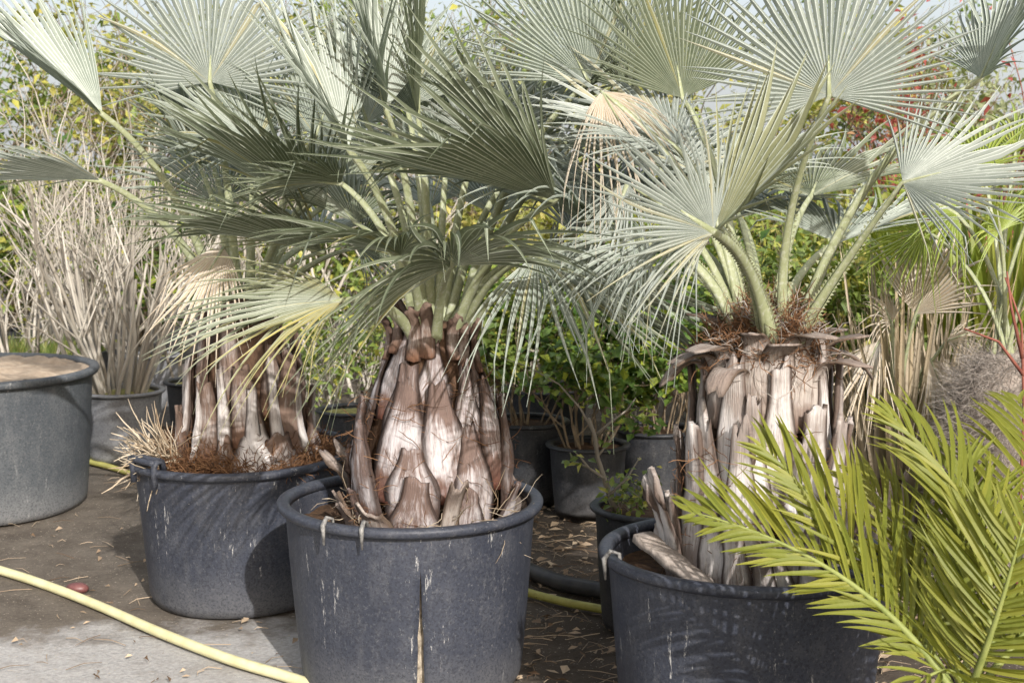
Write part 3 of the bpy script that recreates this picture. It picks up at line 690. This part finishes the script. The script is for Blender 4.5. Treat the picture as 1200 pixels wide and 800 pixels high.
def feather_palm():
    bx, by = .98, 2.95; zp = .40
    tub((bx, by), .19, .40, 'small black pot under the feather palm', M['pot_black'], M['soil'], .04, seed=30, name='small_plant_pot', group='small black pots', n=36)
    base = Vector((bx, by, zp - .05))
    fp = thing('feather_palm', base, 'bright green feather palm with arching pinnate fronds overlapping the right-hand tub', 'palm')
    b = MB(); rnd = random.Random(3)
    b.tube([Vector((0, 0, -.03)), Vector((0, 0, .05)), Vector((0, 0, .12)), Vector((0, 0, .17))], [.045, .06, .05, .02], 12); tr = b.obj('trunk', M['core'], fp)
    for i in range(9):
        pr = Prof([(-.05, .045), (.05, .06), (.2, .04)]); boot(tr, pr, 2 * PI * i / 9 + .3, -.01, .16, .05, .008, tip_out=.04, mat='boot_a', seed=1200 + i, point=.5)
    A = base + Vector((0, 0, .12)); cz = Vector((0, -.55, .85))
    feather_frond(fp, A, P(1030, 655, 3.05), P(812, 600, 3.25), Vector((.2, -.85, .45)), 36, .29, 1, low=.55, spread=50, vup=.1)
    feather_frond(fp, A, P(1050, 670, 3.12), P(893, 525, 3.35), Vector((.3, -.8, .5)), 36, .29, 2, low=.8, spread=48, vup=.25)
    feather_frond(fp, A, P(1168, 740, 2.85), P(1200, 610, 2.85), Vector((-.45, -.85, .3)), 40, .26, 3, spread=66, vup=.05, wide=1.1)
    feather_frond(fp, A, P(1225, 640, 3.1), P(1040, 485, 3.35), Vector((.3, -.7, .6)), 36, .30, 4, low=.8, spread=46, vup=.15)
    feather_frond(fp, A, P(1120, 680, 3.2), P(1010, 560, 3.45), Vector((.2, -.7, .6)), 30, .28, 8, False, low=.9, spread=50, vup=.3)
    feather_frond(fp, A, P(1240, 600, 3.2), P(1195, 470, 3.6), Vector((-.3, -.8, .5)), 30, .28, 5, False, spread=56, vup=.3)
    feather_frond(fp, A, P(1150, 640, 3.2), P(1120, 540, 3.4), Vector((.1, -.8, .5)), 30, .26, 9, False, spread=54, vup=.3)
    feather_frond(fp, A, P(1130, 760, 2.8), P(1075, 800, 2.75), Vector((0, -.5, .8)), 8, .2, 6, False, spread=50)
    feather_frond(fp, A, P(1280, 640, 3.1), P(1330, 640, 3.1), Vector((0, -.2, .9)), 16, .26, 7, False)
feather_palm()

# ------------------------------------------------------------------ shrubs
def grow(b, rnd, p, d, L, r, depth, maxd, tips, split=(2, 3), wander=.14, spread=.5, shrink=.68, up=.06, sides=5):
    n = 5; pts = [p]; rads = [r]
    for k in range(n):
        d = (d + Vector((rnd.gauss(0, wander), rnd.gauss(0, wander), rnd.gauss(0, wander) + up))).normalized()
        pts.append(pts[-1] + d * L / n); rads.append(lerp(r, r * .62, (k + 1) / n))
    b.tube(pts, rads, sides if depth == 0 else 4, (rnd.random(), 0, 0, 0), cap=depth == maxd)
    if depth >= maxd - 1: tips.append(pts)
    if depth < maxd:
        for q in range(rnd.randint(*split)):
            i = rnd.randint(2, n); dd = (d + Vector((rnd.gauss(0, spread), rnd.gauss(0, spread), rnd.gauss(0, spread * .6)))).normalized()
            grow(b, rnd, pts[i], dd, L * shrink * rnd.uniform(.8, 1.2), rads[i] * .7, depth + 1, maxd, tips, split, wander, spread, shrink, up, sides)
def leafmesh(tips, rnd, per, size, jitter, narrow=.5):
    b = MB()
    for pts in tips:
        for _ in range(per):
            q = rnd.uniform(.1, 1) * (len(pts) - 1); i = min(int(q), len(pts) - 2); p = pts[i].lerp(pts[i + 1], q - i) + Vector((rnd.gauss(0, jitter), rnd.gauss(0, jitter), rnd.gauss(0, jitter)))
            d = Vector((rnd.gauss(0, 1), rnd.gauss(0, 1), rnd.gauss(0, .7))).normalized(); n = Vector((rnd.gauss(0, .5), rnd.gauss(0, .5) - .3, 1)); s = d.cross(n).normalized(); n = s.cross(d)
            L = size * rnd.uniform(.6, 1.3); wd = L * narrow * .5; c = (rnd.random(), rnd.random(), 0, 0)
            v = [b.vert(p, c), b.vert(p + d * L * .4 + s * wd + n * wd * .3, c), b.vert(p + d * L - n * L * .12, c), b.vert(p + d * L * .4 - s * wd + n * wd * .3, c), b.vert(p + d * L * .5, c)]
            b.face(v[0], v[1], v[4]); b.face(v[1], v[2], v[4]); b.face(v[0], v[4], v[3]); b.face(v[4], v[2], v[3])
    return b
def shrub(name, loc, label, cat, stems, L, r, maxd, seed, bark, leaf=None, per=6, size=.05, base_r=.08, lean=.35, group=None, jitter=.03, narrow=.5, split=(2, 3), wander=.12, spread=.45, shrink=.68, up=.05):
    rnd = random.Random(seed); t = thing(name, loc, label, cat, group); b = MB(); tips = []
    for k in range(stems):
        a = rnd.uniform(0, 2 * PI); q = base_r * math.sqrt(rnd.random())
        d = Vector((math.cos(a) * lean * q / max(base_r, .01) * rnd.uniform(.4, 1.4), math.sin(a) * lean * q / max(base_r, .01) * rnd.uniform(.4, 1.4), 1)).normalized()
        grow(b, rnd, Vector((q * math.cos(a), q * math.sin(a), -.03)), d, L * rnd.uniform(.75, 1.15), r * rnd.uniform(.6, 1.15), 0, maxd, tips, split, wander, spread, shrink, up)
    b.obj('stems' if stems > 1 else 'stem', M[bark], t)
    if leaf:
        lb = leafmesh(tips, rnd, per, size, jitter, narrow); tag(lb.obj('foliage', M[leaf], t, smooth=False), kind='stuff')
    return t

# left: bare grey shrubs
tub(on_ground(141, 7.9), .23, .42, 'pale faded pot holding a dense bundle of bare grey stems', M['pot_pale'], M['moss'], .03, seed=40, name='plant_pot', group='background pots', n=40, taper=.8, mound=.02)
q = on_ground(135, 7.9)
shrub('bare_shrub', (*q, .39), 'bare many-stemmed grey shrub rising from the pale faded pot', 'shrub', 36, .95, .015, 2, 51, 'bark', None, base_r=.16, lean=.5, split=(1, 3), wander=.09, spread=.38)
for (px, d, L, n, s, lab, lf) in ((20, 9.4, 1.0, 16, 52, 'bare twiggy shrub with yellow-green leaf remnants behind the sandy tub', 'olive'), (215, 9.2, 1.1, 16, 53, 'tall bare shrub with tan twigs behind the pale faded pot', 'olive'),
                        (95, 10.6, 1.25, 15, 54, 'tall leafless shrub with crossing pale stems at the back of the yard', None), (320, 9.8, 1.15, 14, 55, 'thin-stemmed pale shrub behind the clustered palm', 'olive'), (440, 10.2, 1.2, 12, 59, 'thin dry shrub between the clustered palm and the barrel-trunk palm', 'olive')):
    q = on_ground(px, d)
    shrub('bare_shrub', (*q, 0), lab, 'shrub', n, L, .016, 3, s, 'bark', lf, per=2, size=.045, base_r=.22, lean=.4, split=(1, 3), wander=.11, spread=.45, group='bare shrubs at the back')
# tall yellow-green shrubs further back
for (px, d, L, s, lf, lab) in ((20, 12.5, 1.5, 61, 'green2', 'leafy green tree far behind the sandy tub'), (165, 13.5, 1.7, 62, 'olive', 'yellowing willowy tree behind the bare shrubs'), (330, 14.5, 1.7, 63, 'far', 'pale green tree far behind the clustered palm'),
                          (520, 13, 1.5, 64, 'green2', 'mid green tree far behind the barrel-trunk palm'), (690, 14, 1.6, 65, 'far', 'pale green tree beyond the centre gap'), (850, 13, 1.5, 66, 'olive', 'yellow-green tree beyond the collared palm'), (1010, 14, 1.6, 67, 'green2', 'mid green tree beyond the dead palm leaf'), (1230, 13.5, 1.6, 68, 'far', 'pale tree beyond the hairy palm trunk')):
    q = on_ground(px, d); rnd = random.Random(s); t = thing('tree', (*q, 0), lab, 'tree', 'trees at the back of the yard'); b = MB(); tips = []
    for k in range(3): grow(b, rnd, Vector((rnd.uniform(-.1, .1), rnd.uniform(-.1, .1), -.05)), Vector((rnd.gauss(0, .25), rnd.gauss(0, .25), 1)).normalized(), L, .05, 0, 4, tips, (3, 3), .12, .6, .72, .05)
    b.obj('trunk', M['bark_dark'], t); tag(leafmesh(tips, rnd, 9, .10, .10).obj('crown', M[lf], t, smooth=False), kind='stuff')
# clipped-loose hedge bushes closing the back of the yard
for i, (px, d, lf, lab) in enumerate(((-40, 11.5, 'green2', 'bushy green hedge shrub behind the bare shrubs at the sandy tub'), (170, 12.0, 'green', 'dark green hedge shrub behind the tall bare shrubs'), (390, 11.5, 'green2', 'green hedge shrub far behind the left palms'), (600, 11.8, 'olive', 'yellow-green hedge shrub far behind the centre gap'), (800, 11.3, 'green2', 'green hedge shrub far behind the collared palm'), (1000, 11.8, 'olive', 'yellow-green hedge shrub far behind the dead palm leaf'), (1220, 11.0, 'green2', 'green hedge shrub far behind the hairy palm trunk'))):
    shrub('hedge_shrub', (*on_ground(px, d), 0), lab, 'shrub', 16, .95, .014, 3, 400 + i, 'bark_dark', lf, 8, .10, .45, .55, group='hedge shrubs at the back', jitter=.08, narrow=.5, spread=.6)
# red shrub upper right
q = on_ground(1125, 9.5)
shrub('red_shrub', (*q, 0), 'tall shrub with dark red leaves behind the fan palms', 'shrub', 7, 1.25, .02, 3, 71, 'bark_red', 'red', 7, .07, .15, .25, jitter=.05, split=(2, 3))

# centre: green shrubs in pots
def potted(px, d, R, H, plab, pmat='pot_black', seed=0, soil='soil', mound=0):
    q = on_ground(px, d); tub(q, R, H, plab, M[pmat], M[soil], .03, seed=seed, name='plant_pot', group='background pots', n=32, taper=.8, mound=mound); return (*q, H - .035)
for (px, d, R, H, s, L, leaf, lab, plab, st) in (
    (618, 6.9, .20, .42, 81, .36, 'green2', 'yellow-green leafy shrub right behind the cracked tub', 'black pot of the yellow-green shrub behind the cracked tub', 9),
    (690, 6.6, .19, .36, 82, .38, 'green', 'dark green round-leaved shrub in the gap between two tubs', 'black pot of the dark round-leaved shrub in the gap', 10),
    (770, 6.9, .20, .38, 83, .42, 'green', 'dark green shrub close behind the left side of the collared palm', 'black pot of the shrub behind the collared palm', 10),
    (850, 7.2, .20, .38, 84, .45, 'green2', 'green shrub directly behind the collared palm trunk', 'black pot behind the collared palm trunk', 9),
    (990, 7.0, .20, .38, 85, .45, 'green2', 'green shrub between the collared palm and the dry leaves', 'black pot beside the dry palm leaves', 9)):
    loc = potted(px, d, R, H, plab, seed=s)
    shrub('leafy_shrub', loc, lab, 'shrub', st + 4, L * 1.15, .007, 3, s, 'bark_dark', leaf, 10, .058, .12, .75, group='leafy shrubs behind the tubs', jitter=.03, narrow=.7, spread=.6)
for (px, d, s, leaf, lab) in ((570, 8.8, 86, 'olive', 'yellow-green bush further behind the barrel-trunk palm'), (655, 8.6, 87, 'olive', 'yellow-green bush behind the centre gap'), (745, 9, 88, 'green2', 'mid green bush behind the dark round-leaved shrub'), (930, 8.8, 89, 'olive', 'yellow-green bush further behind the collared palm'), (400, 8.2, 90, 'green2', 'pale green bush between the left and centre palms')):
    q = on_ground(px, d)
    shrub('leafy_shrub', (*q, 0), lab, 'shrub', 11, .62, .01, 3, s, 'bark', leaf, 7, .07, .14, .4, group='leafy shrubs behind the tubs', jitter=.04, narrow=.35, spread=.5)
for (px, d, R, H, mt, s, lab, so) in ((412, 7.6, .19, .36, 'pot_black', 91, 'dark pot with pale moss between the left and centre palms', 'moss'), (178, 9.0, .17, .48, 'pot_pale', 92, 'tall pale pot behind the pot of bare stems', 'moss'), (232, 8.4, .2, .4, 'pot_black', 93, 'black pot behind the clustered palm', 'moss'), (2, 11.0, .2, .45, 'pot_black', 94, 'small black pot far behind the sandy tub', 'soil'), (640, 8.0, .25, .42, 'pot_black', 96, 'wide black pot half hidden behind green shrubs', 'soil')):
    potted(px, d, R, H, lab, mt, s, so, .02)

# small potted shrub behind the right tub
q = on_ground(768, 4.95)
tub(q, .215, .45, 'black pot of the crooked little shrub, behind the collared palm tub', M['pot_black'], M['soil'], .03, seed=97, name='plant_pot', group='background pots', n=40, taper=.82)
def twig():
    t = thing('small_shrub', (*q, .42), 'crooked small shrub with a long arching bare twig and sparse leaves', 'shrub'); b = MB(); rnd = random.Random(9); tips = []
    W = lambda x, y, d: P(x, y, d) - t.location
    b.tube([W(722, 598, 4.93), W(716, 585, 4.92), W(708, 560, 4.9), W(700, 535, 4.88), W(697, 510, 4.86), W(690, 490, 4.85)], [.012, .011, .010, .008, .007, .006], 6)
    arms = [[(697, 510), (680, 478), (655, 450), (620, 430), (580, 416)], [(708, 560), (690, 548), (672, 540), (668, 530)], [(700, 535), (712, 520), (722, 505)], [(697, 510), (715, 495), (735, 480), (745, 466)], [(690, 548), (680, 535), (672, 528)], [(714, 580), (735, 560), (750, 535)]]
    for a in arms:
        pts = [W(x, y, 4.88 + .02 * i) for i, (x, y) in enumerate(a)]; b.tube(pts, [lerp(.006, .002, i / (len(a) - 1)) for i in range(len(a))], 4); tips.append(pts)
    for k in range(10):
        p = W(rnd.uniform(715, 760), 600, rnd.uniform(4.85, 5.0)); pts = [p, p + Vector((rnd.gauss(0, .03), rnd.gauss(0, .03), .05)), p + Vector((rnd.gauss(0, .05), rnd.gauss(0, .05), .12))]; b.tube(pts, [.002] * 3, 3); tips += [pts] * 2
    b.obj('stem', M['bark'], t); tag(leafmesh(tips, rnd, 7, .035, .015, .6).obj('foliage', M['green2'], t, smooth=False), kind='stuff')
twig()

# ------------------------------------------------------------------ right background: yellow-green palms, dry leaves, hairy trunk
def strap_clump(name, loc, label, cat, n, L, w, mat, seed, lean=.4, group=None, droop=.35, base_r=.08, part='leaf'):
    rnd = random.Random(seed); t = thing(name, loc, label, cat, group)
    for k in range(n):
        a = rnd.uniform(0, 2 * PI); q = base_r * math.sqrt(rnd.random()); o = Vector((math.cos(a), math.sin(a), 0)); LL = L * rnd.uniform(.55, 1.1)
        le = lean * rnd.uniform(.2, 1.3); s = Vector((-math.sin(a + rnd.gauss(0, .5)), math.cos(a), 0)).normalized(); b = MB(); rows = []; rv, y = rnd.random(), rnd.random() ** 2
        for i in range(9):
            u = i / 8; p = o * (q + LL * le * u ** 1.5) + Vector((0, 0, LL * (u - droop * le * u ** 3) - .02)); wd = w * (.5 + .5 * math.sin(min(1, u * 2) * PI / 2)) * (1 - u ** 3) + .0008
            c = (rv, y, u, 0); rows.append((b.vert(p - s * wd, c), b.vert(p - o * wd * .4, c), b.vert(p + s * wd, c)))
        for r0, r1 in zip(rows, rows[1:]): b.face(r0[0], r0[1], r1[1], r1[0]); b.face(r0[1], r0[2], r1[2], r1[1])
        b.obj(part, M[mat], t, smooth=False)
    return t
for (px, d, n, L, w_, m_, s, lab) in ((1180, 6.6, 95, 1.75, .028, 'lime', 101, 'tall yellow-green strap-leaved plant behind the hairy palm trunk'), (1095, 7.2, 95, 1.8, .028, 'lime', 102, 'yellow-green strap-leaved plant behind the dead palm leaf'), (1020, 7.6, 80, 1.7, .024, 'lime', 103, 'yellow-green strap-leaved plant behind the palm collar'), (1260, 7.2, 45, 1.8, .022, 'lime', 104, 'yellow-green strap-leaved plant at the far right edge'), (935, 7.9, 40, 1.7, .018, 'lime', 107, 'slender yellow-green strap-leaved plant above the fibre nest')):
    strap_clump('strap_leaf_plant', (*on_ground(px, d), 0), lab, 'plant', n, L, w_, m_, s, .32, 'strap-leaved plants', .35, .16)
strap_clump('dry_leaf_clump', (*on_ground(1062, 5.9), 0), 'clump of dry straw-coloured leaves standing under the dead palm leaf', 'plant', 110, 1.35, .012, 'dead', 105, .30, 'dry leaf clumps', .5, .20)
strap_clump('dry_leaf_clump', (*on_ground(1125, 6.2), 0), 'clump of dry straw-coloured leaves beside the hairy palm trunk', 'plant', 80, 1.3, .010, 'dead', 106, .30, 'dry leaf clumps', .5, .18)
def dead_palm():
    base = Vector((*on_ground(1050, 5.7), 0)); t = thing('dry_palm', base, 'young dried palm with one bleached dead fan leaf on a thin stalk', 'palm')
    b = MB(); b.tube([Vector((0, 0, -.05)), Vector((0, 0, .2)), Vector((0, 0, .38))], [.06, .07, .05], 10); tr = b.obj('trunk', M['core'], t)
    pr = Prof([(-.05, .06), (.2, .07), (.4, .05)])
    for i in range(10): boot(tr, pr, 2 * PI * i / 10, .02 + .02 * (i % 3), .34, .06, .008, tip_out=.05, mat='collar', seed=1300 + i, point=.4)
    A = base + Vector((0, 0, .36))
    frond_px(t, A, P(1073, 368, 5.55), P(1112, 268, 5.45), 18, 62, 26, 91, mat='dead', fold=.15, droop=.05, fuse=.68, loose=1.2, w0=.014)
    for i, (hx, hy, tx, ty) in enumerate(((1030, 400, 990, 480), (1090, 420, 1130, 520), (1045, 380, 1020, 320), (1110, 400, 1160, 380))):
        frond_px(t, A, P(hx, hy, 5.7), P(tx, ty, 5.6), 50, 60, 22, 92 + i, mat='dead', fold=.3, droop=.4, loose=1.8, fuse=.4, w0=.012)
dead_palm()
def hairy_palm():
    base = Vector((*on_ground(1178, 5.3), 0)); t = thing('hairy_palm', base, 'palm with a fat trunk wrapped in grey-brown hair and yellow-green fan leaves', 'palm')
    prof = Prof([(-.05, .16), (.2, .175), (.45, .185), (.75, .18), (.86, .15), (.95, .08)]); tr = core(t, prof, 'collar')
    def hair(r):
        a = r.uniform(0, 2 * PI); z = r.uniform(0, .95); q = prof(z) - .01
        return Vector((q * math.cos(a), q * math.sin(a), z)), Vector((math.cos(a) * .8, math.sin(a) * .8, r.uniform(-.7, .9)))
    fibres(tr, 12000, hair, 'fibre_grey', 25, 'hair', .0006, 5, .05, (.06, .15))
    A = base + Vector((0, 0, .9)); rnd = random.Random(5)
    for i, (hx, hy, hd, tx, ty, td) in enumerate(((1172, 272, 5.2, 1165, 215, 5.1), (1120, 250, 5.3, 1040, 205, 5.2), (1215, 240, 5.3, 1270, 180, 5.3), (1150, 200, 5.6, 1110, 120, 5.8), (1225, 300, 5.1, 1290, 300, 5.0), (1085, 270, 5.5, 1010, 290, 5.5), (1190, 180, 5.7, 1215, 90, 5.9))):
        frond_px(t, A + Vector((rnd.uniform(-.05, .05), rnd.uniform(-.05, .05), 0)), P(hx, hy, hd), P(tx, ty, td), rnd.uniform(10, 60), 90, 32, 110 + i, mat='lime', fold=.2, droop=.25, loose=1.3, w0=.016)
hairy_palm()
def red_twigs():
    t = thing('red_twig', (*on_ground(1190, 4.7), 0), 'bare red-brown twigs in front of the hairy palm trunk', 'plant'); b = MB(); W = lambda x, y: P(x, y, 4.7) - t.location
    for pts in ([(1193, 650), (1200, 480), (1197, 380), (1178, 325)], [(1198, 420), (1185, 360), (1180, 318)], [(1200, 440), (1170, 400), (1130, 385)]):
        p = [W(*x) for x in pts]
        if pts[0][1] == 650: p[0].z = -.02
        b.tube(p, [lerp(.007, .003, i / (len(p) - 1)) for i in range(len(p))], 5)
    b.obj('stem', M['bark_red'], t)
red_twigs()

# ------------------------------------------------------------------ low things
def tray():
    q = on_ground(28, 9.6); t = thing('plant_tray', (*q, 0), 'low black tray of fine green seedlings behind the sandy tub', 'tray'); b = MB()
    w_, d_, h = .55, .3, .42
    for lo, hi in (((-w_, -d_, 0), (w_, -d_ + .02, h)), ((-w_, d_ - .02, 0), (w_, d_, h)), ((-w_, -d_ + .02, 0), (-w_ + .02, d_ - .02, h)), ((w_ - .02, -d_ + .02, 0), (w_, d_ - .02, h)), ((-w_ + .02, -d_ + .02, 0), (w_ - .02, d_ - .02, h - .06))): b.box(lo, hi)
    b.obj('box', M['pot_black'], t, smooth=False); g = MB(); rnd = random.Random(4)
    for k in range(2600):
        p = Vector((rnd.uniform(-w_ + .03, w_ - .03), rnd.uniform(-d_ + .03, d_ - .03), h - .07)); L = rnd.uniform(.08, .2); dd = Vector((rnd.gauss(0, .05), rnd.gauss(0, .05), L)); s = Vector((rnd.gauss(0, 1), rnd.gauss(0, 1), 0)).normalized() * .005; c = (rnd.random(), rnd.random(), 0, 0)
        g.face(g.vert(p - s, c), g.vert(p + s, c), g.vert(p + dd, c))
    tag(g.obj('seedlings', M['grass'], t, smooth=False), kind='stuff')
tray()
def ground_pt(px, py):
    cx, cy = (px - 600) / F, -(py - 400) / F
    v = Vector((cx, math.cos(PITCH) + cy * math.sin(PITCH), -math.sin(PITCH) + cy * math.cos(PITCH))); return CAMP + v * (-CAM_H / v.z)
def smooth_path(pts, k=8):
    out = []
    for i in range(len(pts) - 1):
        p0, p1, p2, p3 = pts[max(i - 1, 0)], pts[i], pts[i + 1], pts[min(i + 2, len(pts) - 1)]
        for j in range(k):
            t = j / k; out.append(.5 * ((2 * p1) + (p2 - p0) * t + (2 * p0 - 5 * p1 + 4 * p2 - p3) * t * t + (3 * p1 - p0 - 3 * p2 + p3) * t ** 3))
    return out + [pts[-1]]
def hose(pts, r, mat, label, name='garden_hose', cat='hose', group='yellow hoses'):
    b = MB(); pp = smooth_path([Vector((p.x, p.y, r + .004)) for p in pts]); b.tube(pp, [r] * len(pp), 10)
    o = b.obj(name, M[mat]); return tag(o, label, cat, group)
G = ground_pt
hose([G(-260, 600), G(-120, 640), G(0, 674), G(60, 694), G(120, 718), G(190, 749), G(270, 780), G(345, 803), G(430, 835), G(560, 900)], .0185, 'hose', 'pale yellow hose lying across the concrete in front of the tubs')
hose([G(-150, 505), G(0, 515), G(90, 541), G(160, 562), Vector((-.95, 5.98, 0)), Vector((-.45, 5.45, 0)), G(560, 680), G(612, 698), G(665, 712), G(730, 726), Vector((.75, 4.62, 0)), Vector((1.15, 5.1, 0)), Vector((1.9, 5.6, 0))], .0165, 'hose_dark', 'dark yellow hose running behind the tubs')
hose([G(560, 650), G(615, 676), G(660, 694), G(720, 706), Vector((.8, 4.85, 0)), Vector((1.2, 5.5, 0)), Vector((2.0, 6.0, 0))], .033, 'pipe', 'thick black pipe lying on the ground behind the hose', 'water_pipe', 'pipe', None)
def lump(name, loc, s, mat, label, cat, seed, group=None):
    b = MB(); n, m = 12, 7; rows = []
    for j in range(m + 1):
        th = PI * j / m; row = []
        for k in range(n):
            a = 2 * PI * k / n; p = Vector((math.sin(th) * math.cos(a) * s[0], math.sin(th) * math.sin(a) * s[1], -math.cos(th) * s[2])); p *= 1 + .18 * noise.noise((p.x * 22 + seed, p.y * 22, p.z * 22)); row.append(b.vert(p))
        rows.append(row)
    for r0, r1 in zip(rows, rows[1:]):
        for k in range(n): b.face(r0[k], r0[(k + 1) % n], r1[(k + 1) % n], r1[k])
    return tag(b.obj(name, M[mat], None, (loc.x, loc.y, s[2] * .85)), label, cat, group)
lump('stone', G(91, 694), (.046, .03, .022), 'stone', 'smooth red-brown stone beside the pale yellow hose', 'stone', 3)
# old leaf stalk slab leaning inside the right tub
b = MB(); a0, a1 = P(752, 628, 3.86), P(832, 692, 3.62); dd = (a1 - a0).normalized(); sd = dd.cross(Vector((0, 0, 1))).normalized(); up = sd.cross(dd)
rows = []
for i in range(9):
    t_ = i / 8; c = a0.lerp(a1, t_); wv = .032 * (1 + .12 * math.sin(i * 2.1)) * (1 if i < 8 else .7)
    rows.append([b.vert(c + sd * s * wv + up * (u_ * .011 + .003 * (1 - s * s))) for s, u_ in ((-1, -1), (0, -1), (1, -1), (1, 1), (0, 1), (-1, 1))])
for r0, r1 in zip(rows, rows[1:]):
    for k in range(6): b.face(r0[k], r0[(k + 1) % 6], r1[(k + 1) % 6], r1[k])
b.face(*rows[0][::-1]); b.face(*rows[-1])
tag(b.obj('fallen_leaf_base', M['collar']), 'fallen grey-brown leaf stalk lying inside the collared palm tub', 'leaf stalk')
# litter
def litter():
    rnd = random.Random(77); b = MB()
    for k in range(2600):
        if k < 1900: x, y = rnd.uniform(-.1, 1.6), rnd.uniform(3.7, 7.5)
        else: x, y = rnd.uniform(-3.4, .2), rnd.uniform(3.9, 8.5)
        if rnd.random() < .5:
            L = rnd.uniform(.02, .07) if k < 1900 else rnd.uniform(.01, .04); a = rnd.uniform(0, 2 * PI); d = Vector((math.cos(a), math.sin(a), 0)); s = Vector((-d.y, d.x, 0)) * L * rnd.uniform(.1, .3); p = Vector((x, y, .008)); c = (rnd.random(), 0, 0, 0); z = rnd.uniform(.004, .02)
            i = [b.vert(p - d * L * .5, c), b.vert(p + s + Vector((0, 0, z)), c), b.vert(p + d * L * .5 + Vector((0, 0, z * .5)), c), b.vert(p - s + Vector((0, 0, z * .3)), c)]; b.face(*i)
        else:
            L = rnd.uniform(.03, .16); a = rnd.uniform(0, 2 * PI); d = Vector((math.cos(a), math.sin(a), 0)); p = Vector((x, y, .008)); c = (rnd.random(), 0, 0, 0)
            b.tube([p, p + d * L * .5 + Vector((rnd.gauss(0, .008), rnd.gauss(0, .008), .006)), p + d * L], [.0015, .0015, .0008], 3, c)
    tag(b.obj('leaf_litter', M['litter'], smooth=False), 'scattered dry leaf litter and twigs on the ground between the tubs', 'litter', kind='stuff')
litter()
